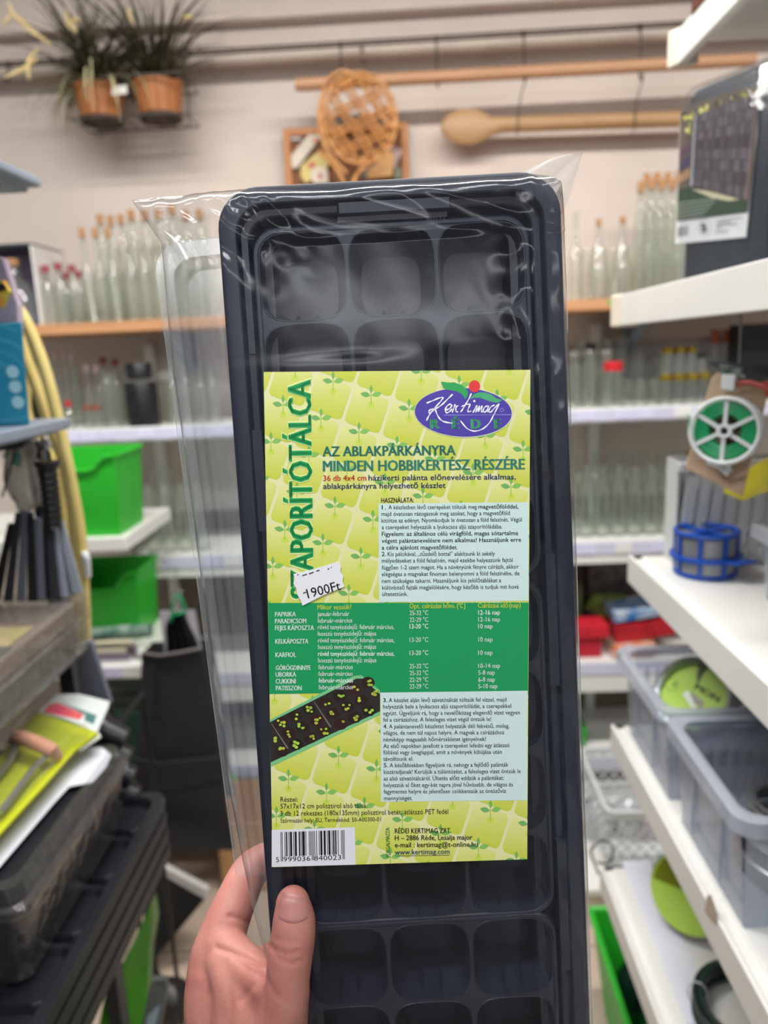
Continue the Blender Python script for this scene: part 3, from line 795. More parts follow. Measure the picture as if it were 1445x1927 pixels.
# ------------------------------------------------------------------ the hand that holds the kit
hand = thing('person', 'bare left hand gripping the bagged seed tray, thumb pressed on its front', 'person', mw=KM)
def hp(px, py, z): return kz(px, py, z)
skin = MB()
def limb(nodes, n=14):
    """tapered chain with round ends: nodes (px, py, z mm, radius mm)"""
    pts = [hp(a, b, z) for a, b, z, r in nodes]; rs = [r * MMs for *_, r in nodes]
    # smooth the chain
    P2, R2 = [], []
    for i in range(len(pts) - 1):
        a, b, c, d = pts[max(i - 1, 0)], pts[i], pts[i + 1], pts[min(i + 2, len(pts) - 1)]
        for s in range(5):
            t = s / 5
            P2.append(.5 * ((2 * b) + (c - a) * t + (2 * a - 5 * b + 4 * c - d) * t * t + (3 * b - a - 3 * c + d) * t ** 3)); R2.append(rs[i] + (rs[i + 1] - rs[i]) * t)
    P2.append(pts[-1]); R2.append(rs[-1])
    def capd(p, dirn, r): return [(p + dirn * (r * math.sin(k * .3)), r * math.cos(k * .3)) for k in (1, 2, 3, 4)] + [(p + dirn * r * .99, r * .12)]
    d0 = (P2[0] - P2[1]).normalized(); d1 = (P2[-1] - P2[-2]).normalized()
    pre = capd(P2[0], d0, R2[0])[::-1]; post = capd(P2[-1], d1, R2[-1])
    skin.tube([p for p, _ in pre] + P2 + [p for p, _ in post], [r for _, r in pre] + R2 + [r for _, r in post], n)
# thumb on the front
limb([(551, 1701, 13.5, 9.2), (553, 1728, 15, 11.2), (552, 1760, 16, 11.7), (546, 1795, 17, 12.1), (542, 1840, 18, 11.4), (536, 1890, 17, 12.6), (520, 1960, 12, 16), (496, 2060, 0, 21), (470, 2170, -12, 25)])
# index finger: knuckle at the left, going up and round behind the tray
limb([(470, 2080, -18, 20), (425, 1930, -20, 19), (404, 1830, -22, 15.5), (415, 1770, -27, 14.0), (446, 1690, -40, 12.2), (478, 1632, -56, 11.0), (540, 1606, -66, 9.8), (610, 1600, -66, 9.0), (655, 1600, -64, 7.8)])
# middle, ring and little finger behind the tray
limb([(440, 2080, -34, 19), (412, 1950, -42, 17), (410, 1900, -48, 14), (436, 1850, -70, 11.5), (500, 1810, -80, 10.5), (580, 1790, -72, 9.5), (650, 1786, -66, 8)])
limb([(440, 2120, -46, 17), (424, 1990, -56, 15), (424, 1950, -62, 13), (455, 1920, -82, 11), (520, 1890, -82, 10), (590, 1880, -72, 9), (640, 1880, -66, 7.8)])
limb([(450, 2160, -52, 15), (440, 2060, -66, 13), (446, 2030, -72, 11.5), (480, 1998, -84, 9.6), (540, 1978, -80, 8.6), (590, 1972, -70, 7.8), (625, 1972, -65, 7)])
# back of the hand, ball of the thumb, the web between them, the wrist
limb([(404, 1835, -20, 16), (410, 1900, -16, 19), (432, 1980, -14, 22), (455, 2120, -18, 27)])
limb([(462, 1838, -6, 11), (478, 1872, 1, 14), (482, 1930, 3, 18), (480, 2020, -4, 22)])
limb([(430, 1812, -14, 13), (450, 1850, -8, 16), (462, 1900, -4, 19)])
limb([(418, 1778, -22, 12), (446, 1806, -13, 12), (478, 1832, -2, 11.5), (505, 1852, 8, 11)])
limb([(520, 1858, 9, 11), (496, 1872, 4, 12.5), (470, 1876, -3, 14)])
limb([(462, 2080, -20, 27), (460, 2240, -30, 28), (470, 2420, -40, 29), (500, 2700, -60, 34)], 16)
me = mesh_from('hand_src', skin)
tmp = bpy.data.objects.new('hand_src', me); col.objects.link(tmp)
rm = tmp.modifiers.new('r', 'REMESH'); rm.mode = 'VOXEL'; rm.voxel_size = 0.0013; rm.use_smooth_shade = True
sm = tmp.modifiers.new('s', 'SMOOTH'); sm.factor = 0.5; sm.iterations = 14
dg = bpy.context.evaluated_depsgraph_get(); dg.update()
hm = bpy.data.meshes.new_from_object(tmp.evaluated_get(dg)); hm.name = 'hand'
bpy.data.objects.remove(tmp)
# skin folds: lines pressed into the surface (photo pixels at a height over the tray)
folds = [([(507, 1779), (522, 1790), (540, 1797), (566, 1790)], 24, 0.55, 1.5), ([(508, 1783), (522, 1803), (548, 1815), (565, 1808)], 27, .5, 1.6), ([(520, 1768), (540, 1771), (565, 1775)], 27, .28, 1.3),
         ([(408, 1784), (436, 1792), (458, 1800), (484, 1812)], -3, 1.5, 2.2), ([(430, 1724), (452, 1728), (466, 1735)], -22, 1.0, 2.0), ([(455, 1882), (470, 1862), (488, 1840)], 14, .8, 3.0), ([(500, 1840), (512, 1862), (526, 1880)], 20, .35, 2.0),
         ([(440, 1800), (466, 1824), (492, 1834)], 4, .7, 2.4)]
F3 = []
for pl, z, dep, wid in folds:
    q = [hp(a, b, z) for a, b in pl]
    F3.append((q, dep * MMs, wid * MMs))
co = [v.co.copy() for v in hm.vertices]; no = [v.normal.copy() for v in hm.vertices]
eye_l = KI @ EYE
for i, (c, n) in enumerate(zip(co, no)):
    vd = (eye_l - c).normalized()
    if n.dot(vd) < 0.05: continue
    d = 0.0
    for q, dep, wid in F3:
        best = 1e9
        for a, b in zip(q, q[1:]):
            # distance measured across the line of sight, so that the fold lies on the skin under it
            ab = b - a; ra = eye_l + (a - eye_l) ; rel = c - a
            rel = rel - vd * rel.dot(vd); abv = ab - vd * ab.dot(vd)
            t = max(0, min(1, rel.dot(abv) / max(1e-12, abv.dot(abv))))
            best = min(best, (rel - abv * t).length)
        if best < wid * 2.5: d += dep * math.exp(-(best / wid) ** 2 * 2.5)
    d += 0.00008 * noise.noise(c * 220)
    hm.vertices[i].co = c - n * d
M_SKIN = pm('skin', (170, 108, 98), 0.5, rgb2=(186, 128, 115), scale=34, bump=0.10, bscale=700, sss=0.25, spec=0.35)
nt = M_SKIN.node_tree
ho = bpy.data.objects.new('hand', hm); col.objects.link(ho); ho.parent = hand; hm.materials.clear(); hm.materials.append(M_SKIN)
hm.polygons.foreach_set('use_smooth', [True] * len(hm.polygons))
# thumbnail: thin curved plate laid on the tip of the thumb
from mathutils.bvhtree import BVHTree
bv = BVHTree.FromPolygons([v.co for v in hm.vertices], [tuple(p.vertices) for p in hm.polygons])
NU_, NV_ = 14, 14
def nailpt(u, v):      # u across, v along (0 = free edge)
    w = 24.5 + 6.5 * min(1, v / .4) - 3 * v
    x = 553.5 + u * w - (v - .5) * 4; y = 1684 + v * 54 + 5 * u * (1 - v) * .9
    y += (u * u) * (-11 * v + 4 * (1 - v) * 0.2)
    for k in range(40):
        h, n, _, _ = bv.ray_cast(eye_l, (KI.to_3x3() @ ray(x, y)).normalized())
        if h is not None: return h, n
        x += (553 - x) * .04; y += (1720 - y) * .01
nm_ = MB(); grid = []
for j in range(NV_ + 1):
    for i in range(NU_ + 1):
        u = -1 + 2 * i / NU_; v = j / NV_
        h, n = nailpt(u, v)
        lift = (0.0006 if v > .08 else .0011) * (1 - .75 * abs(u) ** 6) * (1 if v < .93 else .15)
        grid.append(h + n * lift)
nm_.add(grid, [(j * (NU_ + 1) + i, j * (NU_ + 1) + i + 1, (j + 1) * (NU_ + 1) + i + 1, (j + 1) * (NU_ + 1) + i) for j in range(NV_) for i in range(NU_)])
M_NAIL = pm('thumbnail', (160, 106, 100), 0.38, rgb2=(174, 120, 112), scale=60, spec=.4)
part('thumbnail', nm_, M_NAIL, hand, local=True, smooth=True, angle=180, label='pinkish thumbnail')
sol = hand.children[-1] if False else None
# ------------------------------------------------------------------ pipes, rail and hooks on the back wall
M_PIPE = pm('painted_pipe', (190, 178, 166), 0.5, var=0.05)
M_IRON = pm('dark_iron', (70, 64, 60), 0.45, metal=0.6, var=0.15)
RY = 2.43
pl_, pr_ = P(-60, 122, 2.49), P(1330, 78, 2.49)
zp = (pl_.z + pr_.z) / 2
pipe = thing('wall_pipe', 'cream painted pipe running along the back wall behind the thin rail', 'pipe', (0, 2.49, zp))
part('pipe', MB().tube([(-2.2, 2.49, zp), (2.2, 2.49, zp)], 0.02, 14), M_PIPE, pipe, smooth=True)
for x in (P(925, 85, 2.49).x, -0.9, 1.5): part('pipe_clip', MB().tube([(x - .012, 2.49, zp), (x + .012, 2.49, zp)], 0.023, 14).box(x - .01, x + .01, 2.49, WALL_Y, zp - .01, zp + .01), M_PIPE, pipe)
zr = P(700, 83, RY).z
rail = thing('hanging_rail', 'thin dark iron rail along the back wall with hooks on it', 'rail', (0, RY, zr))
part('rod', MB().tube([(-2.2, RY, zr), (2.2, RY, zr)], 0.004, 8), M_IRON, rail, smooth=True)
for x in (-1.3, -0.1, 1.15): part('wall_bracket', MB().tube([(x, RY, zr - .002), (x, WALL_Y, zr - .002)], 0.004, 8), M_IRON, rail)
zr2 = P(1100, 52, 2.50).z
single('upper_rod', MB().tube([(-2.2, 2.5, zr2), (2.2, 2.5, zr2)], 0.0035, 8).box(-.9, -.89, 2.5, WALL_Y, zr2 - .003, zr2 + .003).box(.9, .91, 2.5, WALL_Y, zr2 - .003, zr2 + .003), M_IRON, 'second thin rod on the back wall just above the hook rail', 'rod', smooth=True)
def shook(px, py0, py1, label, r=.0028):
    a = P(px, py0, RY - .006); b = P(px, py1, RY - .03)
    x = a.x; pts = [V((x, RY + .008, zr - .004))] + [V((x, RY + .012 * math.cos(t), zr + .012 * math.sin(t))) for t in (0, .7, 1.4, 2.1, 2.8)] + [V((x, RY - .013, zr - .02)), V((x, RY - .016, b.z + .02))]
    pts += [V((x, RY - .030 + .014 * math.cos(t), b.z + .008 + .014 * math.sin(t))) for t in (0, -.7, -1.4, -2.1, -2.9)]
    return single('hook', MB().tube(pts, r, 6), M_IRON, label, 'hook', smooth=True)
shook(640, 70, 150, 'dark hook on the rail holding up the rattan carpet beater')
shook(820, 62, 160, 'dark hook on the rail holding the middle of the wooden pole')
shook(985, 55, 150, 'dark hook on the rail above the middle of the giant spoon')
shook(1205, 45, 146, 'dark hook on the rail nearest to the right-hand shelf')
shook(12, 100, 150, 'bent dark hook on the rail at the far left beside the plants')
# long wooden pole and giant spoon
M_POLE = pm('pine_pole', (176, 132, 98), 0.55, rgb2=(190, 146, 112), scale=5, stretch=(.8, 10, 10))
a, b = P(556, 160, RY - .03), P(1420, 112, RY - .03)
single('wooden_pole', MB().tube([a, a + (b - a) * .02, a + (b - a) * .6, b], [.0165, .0175, .0175, .0175], 14), M_POLE, 'long round pine pole hanging level from the wall hooks', 'pole', smooth=True)
M_SPOON = pm('beech_spoon', (164, 128, 88), 0.5, rgb2=(176, 140, 100), scale=6, stretch=(1, 8, 8))
sp = MB(); sy = 2.47
prof = [(828, 0), (834, 13), (846, 22), (864, 28), (880, 29.5), (898, 27), (912, 21), (924, 14.5), (945, 12.5), (1000, 12.5), (1120, 12.5), (1330, 12.5)]
k = 2.47 / FPX
lo, hi = [], []
ctr = lambda x: 239 - (x - 828) * .034 if x > 930 else 239.5 - (x - 828) * .02
top, bot = [P(x, ctr(x) - w, sy) for x, w in prof], [P(x, ctr(x) + w, sy) for x, w in prof[1:]][::-1]
cl = [P(x, ctr(x), sy) for x, w in prof]
rads = [max(.0015, w * k) for x, w in prof]
nn_ = 14; vs = []
for (x, w), c, r in zip(prof, cl, rads):
    dp = min(r, .020) if x > 925 else .016 * (.35 + .65 * (w / 30))
    for j in range(nn_):
        t = 2 * math.pi * j / nn_; vs.append(c + V((0, dp * math.cos(t), r * math.sin(t))))
sp.add(vs, [(i * nn_ + j, i * nn_ + (j + 1) % nn_, (i + 1) * nn_ + (j + 1) % nn_, (i + 1) * nn_ + j) for i in range(len(prof) - 1) for j in range(nn_)] + [tuple(range(nn_))])
single('wooden_spoon', sp, M_SPOON, 'giant wooden spoon hung sideways under the pole', 'spoon', smooth=True)
for px in (975, 1195):
    q0, q1 = P(px + 14, 150, RY - .03), P(px, 214, sy - .022)
    single('wire_hanger', MB().tube([q0 + V((0, 0, .012)), q0, (q0 + q1) / 2 + V((-.004, -.004, 0)), q1, q1 + V((0, .0, -.045)), q1 + V((0, .045, -.05))], .0018, 6), M_IRON, 'bent wire tying the spoon handle to the pole, ' + ('nearer the beater' if px == 975 else 'nearer the right shelf'), 'wire', smooth=True)

# ------------------------------------------------------------------ rattan carpet beater
M_RAT = pm('rattan', (184, 128, 74), 0.45, rgb2=(202, 146, 90), scale=60)
BY = 2.375
cb = thing('carpet_beater', 'woven rattan carpet beater hanging from the rail', 'carpet beater', P(650, 340, BY))
def cane(pts, r=.0052, yo=0.0):
    q = [P(x, y, BY) for x, y in pts]; out = []
    n = len(q)
    for i in range(n - 1):
        a_, b_, c_, d_ = q[max(i - 1, 0)], q[i], q[i + 1], q[min(i + 2, n - 1)]
        for s in range(6):
            t = s / 6
            p = .5 * ((2 * b_) + (c_ - a_) * t + (2 * a_ - 5 * b_ + 4 * c_ - d_) * t * t + (3 * b_ - a_ - 3 * c_ + d_) * t ** 3)
            p.y += yo + .0035 * math.sin((i * 6 + s) * .9); out.append(p)
    out.append(q[-1])
    part('cane', MB().tube(out, r, 7), M_RAT, cb, smooth=True)
def ellp(cx_, cy_, rx, ry, ang, n=22, a0=0.0): return [(cx_ + rx * math.cos(a0 + 2 * math.pi * i / n) * math.cos(ang) - ry * math.sin(a0 + 2 * math.pi * i / n) * math.sin(ang), cy_ + rx * math.cos(a0 + 2 * math.pi * i / n) * math.sin(ang) + ry * math.sin(a0 + 2 * math.pi * i / n) * math.cos(ang)) for i in range(n + 1)]
cane(ellp(676, 222, 70, 86, -.12)); cane(ellp(676, 222, 62, 78, -.12), .005, .006)
cane([(652, 326), (614, 280), (600, 220), (612, 160), (640, 134), (672, 148), (706, 200), (738, 240), (742, 200), (722, 160), (690, 146)])
def inside(x, y, m=0.98):
    dx, dy = x - 676, y - 222; c_, s_ = math.cos(-.12), math.sin(-.12)
    u = (dx * c_ + dy * s_) / 66; v = (-dx * s_ + dy * c_) / 82
    return u * u + v * v < m
for fam, (dx, dy), (ox, oy) in ((0, (.50, .866), (.866, -.50)), (1, (.90, -.43), (.43, .90))):
    for off in (-57, -46, -24, -14, 8, 18, 40, 50) if fam == 0 else (-72, -62, -34, -24, 2, 12, 38, 48, 70):
        ln = []
        for t in range(-100, 101, 10):
            x = 676 + ox * off + dx * t + 4 * math.sin(t * .03 + fam); y = 222 + oy * off + dy * t
            if inside(x, y): ln.append((x, y))
        if len(ln) > 2: cane(ln, .0048, .004 * (1 if fam else -1))
cane([(600, 285), (622, 305), (640, 330), (655, 372), (662, 420)], .006); cane([(706, 300), (676, 322), (664, 345), (660, 372), (664, 420)], .006, .005)
part('handle', MB().tube([P(660, 360, BY), P(664, 420, BY), P(668, 520, BY)], [.011, .0125, .0125], 10), M_RAT, cb, smooth=True)
part('binding', MB().tube([P(659, 352, BY - .001), P(661, 376, BY - .001)], .0145, 10), M_RAT, cb)

# ------------------------------------------------------------------ brown pin board with packets
M_BF = pm('board_frame', (176, 116, 66), .55, rgb2=(188, 128, 76), scale=8); M_BB = pm('board_face', (134, 92, 62), .8, var=.12, scale=30)
a, b = P(531, 240, 2.50), P(767, 232, 2.50)
zt_ = (a.z + b.z) / 2; zb_ = P(640, 470, 2.50).z
bd = thing('display_board', 'brown framed board on the wall behind the carpet beater', 'board', ((a.x + b.x) / 2, 2.5, zb_))
x0, x1 = a.x, b.x
part('panel', MB().box(x0, x1, 2.515, WALL_Y, zb_, zt_), M_BB, bd)
for q in ((x0, x0 + .022, zb_, zt_), (x1 - .022, x1, zb_, zt_), (x0 + .022, x1 - .022, zt_ - .022, zt_), (x0 + .022, x1 - .022, zb_, zb_ + .022)):
    part('frame_bar', MB().box(q[0], q[1], 2.495, WALL_Y, q[2], q[3]), M_BF, bd, .002)
def card(name, pts, Y, rgb, label, cat, t=.006, rgb2=None, rough=.5, var=.06, scale=30, marks=()):
    mat = pm('paper_' + name + '_%d_%d_%d' % rgb, rgb, rough, rgb2=rgb2, var=var, scale=scale)
    q = [P(x, y, Y) for x, y in pts]
    if not marks: return single(name, MB().slab(q, (0, t, 0)), mat, label, cat)
    r = thing(name, label, cat, sum(q, V()) / len(q))
    part('sheet', MB().slab(q, (0, t, 0)), mat, r)
    for i, (mp, c) in enumerate(marks):
        part('print', MB().slab([P(x, y, Y - .0012) for x, y in mp], (0, .001, 0)), pm('ink_%d_%d_%d' % c, c, .5, var=.1), r)
    return r
card('price_card', [(540, 248), (566, 246), (567, 262), (541, 264)], 2.505, (214, 208, 204), 'small blank price card at the top left of the brown board', 'card', .003)
card('packet', [(545, 298), (552, 288), (583, 250), (596, 245), (602, 254), (600, 262), (565, 308), (556, 318), (546, 312)], 2.498, (206, 196, 178), 'rolled white packet slanting across the brown board', 'packet', .012, marks=[([(586, 262), (596, 258), (598, 266), (590, 270)], (206, 130, 80))])
card('packet', [(566, 312), (600, 284), (618, 292), (622, 306), (600, 330), (575, 345), (566, 332)], 2.492, (208, 188, 112), 'yellow seed packet with red blooms on the brown board', 'packet', .006, marks=[([(578, 310), (590, 303), (594, 312), (584, 318)], (196, 88, 78))])
card('packet', [(588, 318), (604, 312), (616, 318), (618, 345), (590, 345), (584, 330)], 2.486, (216, 204, 184), 'round white packet with a red dot under the yellow packet', 'packet', .006, marks=[([(598, 328), (605, 326), (607, 334), (600, 337)], (186, 70, 74))])
card('packet', [(716, 288), (724, 276), (742, 290), (738, 330), (692, 336), (690, 322), (706, 310)], 2.486, (226, 176, 112), 'orange star-shaped packet at the right of the board', 'packet', .008)
card('packet', [(730, 274), (757, 282), (746, 312), (738, 318), (742, 290)], 2.494, (168, 140, 140), 'greyish pink packet behind the orange one on the board', 'packet', .006, (196, 180, 178))
card('packet', [(676, 316), (706, 304), (712, 330), (684, 345)], 2.496, (96, 90, 92), 'dark grey packet left of the orange one on the board', 'packet', .006, (150, 140, 120))
card('packet', [(742, 316), (754, 312), (756, 334), (742, 338)], 2.490, (80, 92, 60), 'small green packet at the right edge of the board', 'packet', .006, (150, 150, 130))

# ------------------------------------------------------------------ two plants in wooden buckets on a wire rack
M_STAVE = pm('bucket_wood', (158, 96, 52), .55, rgb2=(176, 114, 66), scale=9, stretch=(6, 6, 1)); M_SOIL = pm('dark_moss', (34, 30, 24), .9, var=.3, scale=40)
M_LEAF = pm('dark_grass_leaf', (50, 48, 34), .5, rgb2=(78, 76, 52), scale=8); M_PALE = pm('pale_grass_leaf', (150, 150, 112), .5, rgb2=(172, 168, 128), scale=8)
M_LILY = pm('yellow_petal', (222, 196, 130), .5, rgb2=(234, 214, 160), scale=20); M_HOOP = pm('bucket_band', (60, 44, 34), .7)
rng = random.Random(11)
rk = thing('wire_rack', 'thin wire rack on the rail holding the two bucket plants', 'rack', P(255, 225, 2.38))
for pts in ([(138, 160), (140, 172), (160, 232), (180, 234)], [(354, 150), (356, 215), (345, 224), (320, 226)]):
    part('wire', MB().tube([P(x, y, 2.36) for x, y in pts], .0022, 6), M_IRON, rk, smooth=True)
za_, zb2 = P(250, 158, 2.36), P(250, 228, 2.36)
xl, xr = P(140, 165, 2.36).x, P(354, 155, 2.36).x
for z, ya, yb_ in ((za_.z, 2.29, 2.47), (zb2.z, 2.31, 2.45)):
    part('wire', MB().tube([(xl, ya, z), (xr, ya, z), (xr, yb_, z), (xl, yb_, z)], .0025, 6, closed=True), M_IRON, rk)
for x in [xl + (xr - xl) * i / 9 for i in range(1, 9)]:
    part('wire', MB().tube([(x, 2.31, zb2.z), (x, 2.45, zb2.z)], .0015, 5), M_IRON, rk)
for x in (xl + .03, xr - .03): part('hanger', MB().tube([(x, 2.45, zb2.z), (x, 2.455, za_.z), (x, 2.45, zr - .01), (x, 2.443, zr + .004), (x, RY, zr + .009), (x, RY - .010, zr)], .002, 6), M_IRON, rk, smooth=True)
def bucket_plant(px, label, seed, lean, lily):
    rg = random.Random(seed)
    c = P(px, 222, 2.38); base = V((c.x, 2.38, zb2.z + .003))
    pt = thing('potted_plant', label, 'plant', base, 'plants in wooden buckets on the wall')
    H, r0, r1 = .098, .056, .074; n = 14
    for i in range(n):
        t0, t1 = 2 * math.pi * (i + .03) / n, 2 * math.pi * (i + .97) / n
        h = H + rg.uniform(-.004, .004)
        q = lambda r, t, z: base + V((r * math.cos(t), r * math.sin(t), z))
        mbx = MB().add([q(r0, t0, 0), q(r0, t1, 0), q(r0 - .007, t1, 0), q(r0 - .007, t0, 0), q(r1, t0, h), q(r1, t1, h), q(r1 - .007, t1, h), q(r1 - .007, t0, h)], [(0, 1, 2, 3), (4, 5, 6, 7), (0, 1, 5, 4), (1, 2, 6, 5), (2, 3, 7, 6), (3, 0, 4, 7)])
        part('stave', mbx, M_STAVE, pt)
    part('bottom_band', MB().lathe([(r0 + .004, .0), (r0 + .006, .012), (r0 + .002, .013)], 20, Matrix.Translation(base), True), M_HOOP, pt)
    part('soil', MB().lathe([(r1 - .010, H - .02), (r1 - .03, H - .006), (.004, H)], 16, Matrix.Translation(base), False, True), M_SOIL, pt, smooth=True)
    fol = MB(); pale = MB()
    top = base + V((0, 0, H - .012))
    def blade(mb, az, el, L, droop, w):
        pts = []; p = top + V((rg.uniform(-.035, .035), rg.uniform(-.03, .03), 0)); e = el; st_n = 9
        wv = []
        for i in range(st_n + 1):
            pts.append(p.copy())
            d = V((math.cos(az) * math.cos(e), math.sin(az) * math.cos(e), math.sin(e)))
            sd = d.cross(V((0, 0, 1))); sd = sd.normalized() if sd.length > .05 else V((1, 0, 0))
            wv.append(sd * w * (1 - (i / st_n) ** 2) + sd * .0004)
            p = p + d * (L / st_n); e -= droop / st_n
        pts = [V((q.x, min(q.y, WALL_Y - .004), q.z)) for q in pts]
        mb.ribbon(pts, wv)
    for i in range(150): blade(fol, rg.uniform(0, 6.28) + 0, rg.uniform(.6, 1.5), rg.uniform(.16, .36), rg.uniform(.2, 1.7), rg.uniform(.003, .0055))
    for i in range(60): blade(pale, (math.pi if rg.random() < .75 else -1.2) + rg.uniform(-1.0, 1.0) if lean else rg.uniform(0, 6.28), rg.uniform(.3, 1.0), rg.uniform(.14, .30), rg.uniform(1.6, 3.0), rg.uniform(.003, .005))
    for j in range(160):      # mossy tuft at the foot of the blades
        blade(fol, rg.uniform(0, 6.28), rg.uniform(.6, 1.5), rg.uniform(.04, .12), .6, .005)
    o = part('foliage', fol, M_LEAF, pt); o['kind'] = 'stuff'
    if lean: o = part('pale_foliage', pale, M_PALE, pt); o['kind'] = 'stuff'
    for pl in lily:
        part('flower', MB().tube([P(x, y, yy) for x, y, yy in pl], [.003] + [.0062] * (len(pl) - 2) + [.002], 7), M_LILY, pt, smooth=True)
    return pt
bucket_plant(192, 'left bucket plant on the wall with drooping pale leaves and yellow flowers', 5, True, [
    [(80, 74, 2.34), (50, 48, 2.33), (24, 26, 2.32), (14, 2, 2.31)], [(24, 26, 2.32), (14, 36, 2.32), (4, 48, 2.32)], [(72, 92, 2.33), (56, 110, 2.32), (52, 130, 2.31), (55, 150, 2.31)], [(70, 110, 2.33), (40, 132, 2.32), (8, 146, 2.31)],
    [(132, 70, 2.33), (128, 45, 2.32), (124, 14, 2.31)], [(128, 45, 2.32), (142, 36, 2.31), (156, 40, 2.31)], [(132, 40, 2.32), (140, 52, 2.31), (143, 62, 2.31)], [(96, 84, 2.33), (60, 60, 2.32), (22, 26, 2.32)]])
bucket_plant(303, 'right bucket plant on the wall with upright dark grassy blades', 8, False, [[(250, 45, 2.33), (244, 30, 2.32), (240, 12, 2.31)], [(338, 42, 2.33), (348, 30, 2.32), (364, 34, 2.31)]])
tg = [P(210, 163, 2.30), P(238, 160, 2.30), P(239, 176, 2.30), P(211, 179, 2.30)]
single('price_card', MB().slab(tg, (0, .002, 0)), pm('card_white', (222, 218, 212), .5), 'small white price card clipped to the left bucket plant rack', 'card')
# ------------------------------------------------------------------ glass on the back shelves
M_GLASS = film('clear_glass', (249, 252, 249), (150, 164, 146), haze=0.07, hazec=(218, 226, 214), rough=0.03, refl=1.6, base=0.03)
M_CORK = pm('cork', (172, 126, 84), .8, rgb2=(190, 144, 102), scale=90)
M_GOLD = pm('gold_lid', (196, 168, 48), .28, metal=.85, var=.1); M_RED = pm('red_lid', (206, 36, 42), .4); M_BLID = pm('black_lid', (30, 30, 30), .4)
M_PINK = pm('white_pink_cap', (224, 196, 198), .4, var=.05); M_WCAP = pm('white_cap', (226, 224, 222), .4); M_DRED = pm('dull_red_cap', (150, 58, 62), .5); M_COPPER = pm('copper_lid', (190, 112, 84), .35, metal=.7)
def prof_bottle(h, r, neck, sh, lip=.004):
    return [(r * .9, 0), (r, .006), (r, h * sh), (r * .92, h * (sh + .05)), (r * .62, h * (sh + .12)), (neck * 1.1, h * (sh + .2)), (neck, h * (sh + .26)), (neck, h * .97), (neck + lip, h * .972), (neck + lip, h)]
KINDS = {}
def proto(kind):
    h = {'cork': .255, 'plain': .25, 'cap': .235, 'milk': .215, 'flask': .215}.get(kind, .12)
    if kind == 'cork': pr, lids = prof_bottle(.265, .030, .0115, .52), [('cork', [(.0105, .258), (.0145, .268), (.0145, .292)], M_CORK)]
    elif kind == 'slimcork': pr, lids = prof_bottle(.30, .024, .013, .72), [('cork', [(.012, .294), (.016, .302), (.016, .326)], M_CORK)]
    elif kind == 'plain': pr, lids = prof_bottle(.255, .033, .012, .46), []
    elif kind == 'cap': pr, lids = prof_bottle(.22, .023, .011, .6), [('cap', [(.0135, .205), (.0135, .232)], M_PINK)]
    elif kind == 'redcap': pr, lids = prof_bottle(.165, .024, .012, .6), [('cap', [(.0145, .152), (.0145, .172)], M_DRED)]
    elif kind == 'brightcap': pr, lids = prof_bottle(.10, .022, .011, .6), [('cap', [(.0145, .092), (.0145, .112)], M_RED)]
    elif kind == 'milk': pr, lids = prof_bottle(.225, .037, .018, .6, .003), []
    elif kind == 'flask': pr, lids = [(.03, 0), (.052, .008), (.058, .05), (.05, .10), (.03, .14), (.015, .165), (.0125, .2), (.0165, .203), (.0165, .21)], [('stopper', [(.011, .205), (.015, .214), (.015, .226)], M_CORK)]
    elif kind == 'bigjar': pr, lids = [(.055, 0), (.06, .008), (.06, .17), (.048, .2), (.046, .215), (.05, .216), (.05, .222)], []
    elif kind == 'clip': pr, lids = [(.036, 0), (.04, .006), (.04, .095), (.034, .108), (.034, .12), (.04, .122), (.04, .128), (.036, .134), (.01, .138)], [('wire_clip', None, M_STEEL)]
    elif kind == 'decanter': pr, lids = [(.035, 0), (.055, .006), (.056, .09), (.04, .125), (.018, .14), (.016, .17), (.02, .172), (.02, .178)], [('stopper', [(.014, .172), (.021, .18), (.021, .196)], M_CORK)]
    elif kind == 'vase': pr, lids = [(.03, 0), (.034, .005), (.034, .16), (.036, .165)], []
    elif kind.startswith('jar'):
        m = {'jar_gold': M_GOLD, 'jar_black': M_BLID, 'jar_red': M_RED, 'jar_copper': M_COPPER, 'jar_white': M_WCAP}.get(kind)
        pr = [(.029, 0), (.032, .005), (.032, .066), (.027, .076), (.027, .088)]
        lids = [('lid', [(.0295, .074), (.0295, .09), (.027, .092)], m)] if m else []
    r = thing('jar' if kind.startswith('jar') or kind in ('bigjar', 'clip') else 'bottle', kind, 'jar' if kind.startswith('jar') or kind in ('bigjar', 'clip') else 'bottle')
    part('body', MB().lathe(pr, 20, None, True, False), M_GLASS, r, local=True, smooth=True, angle=60, fixn=False)
    for nm, lp, m in lids:
        if lp is None:
            mb = MB().tube([V((.041 * math.cos(t), .041 * math.sin(t), .116)) for t in [i * math.pi / 8 for i in range(16)]], .0013, 5, closed=True)
            mb.tube([V((-.01, -.042, .126)), V((-.012, -.046, .10)), V((.012, -.046, .10)), V((.01, -.042, .126))], .0013, 5)
        else: mb = MB().lathe(lp, 16, None, True, True)
        part(nm, mb, m, r, local=True, smooth=True)
    return r
def put(kind, px, py, Y, z, label, group, s=1.0):
    x = P(px, py, Y).x
    if kind not in KINDS:
        r = proto(kind); KINDS[kind] = r; r.location = (x, Y, z + .0008); r.scale = s if isinstance(s, tuple) else (s, s, s); r['label'] = label; r['group'] = group
        return r
    return dup(KINDS[kind], (x, Y, z + .0008), label, group, random.uniform(0, 6.28), s)
ZW, Z2, Z3 = 1.663, BZ[2], BZ[3]
ORD = ['first', 'second', 'third', 'fourth', 'fifth', 'sixth', 'seventh', 'eighth', 'ninth', 'tenth']
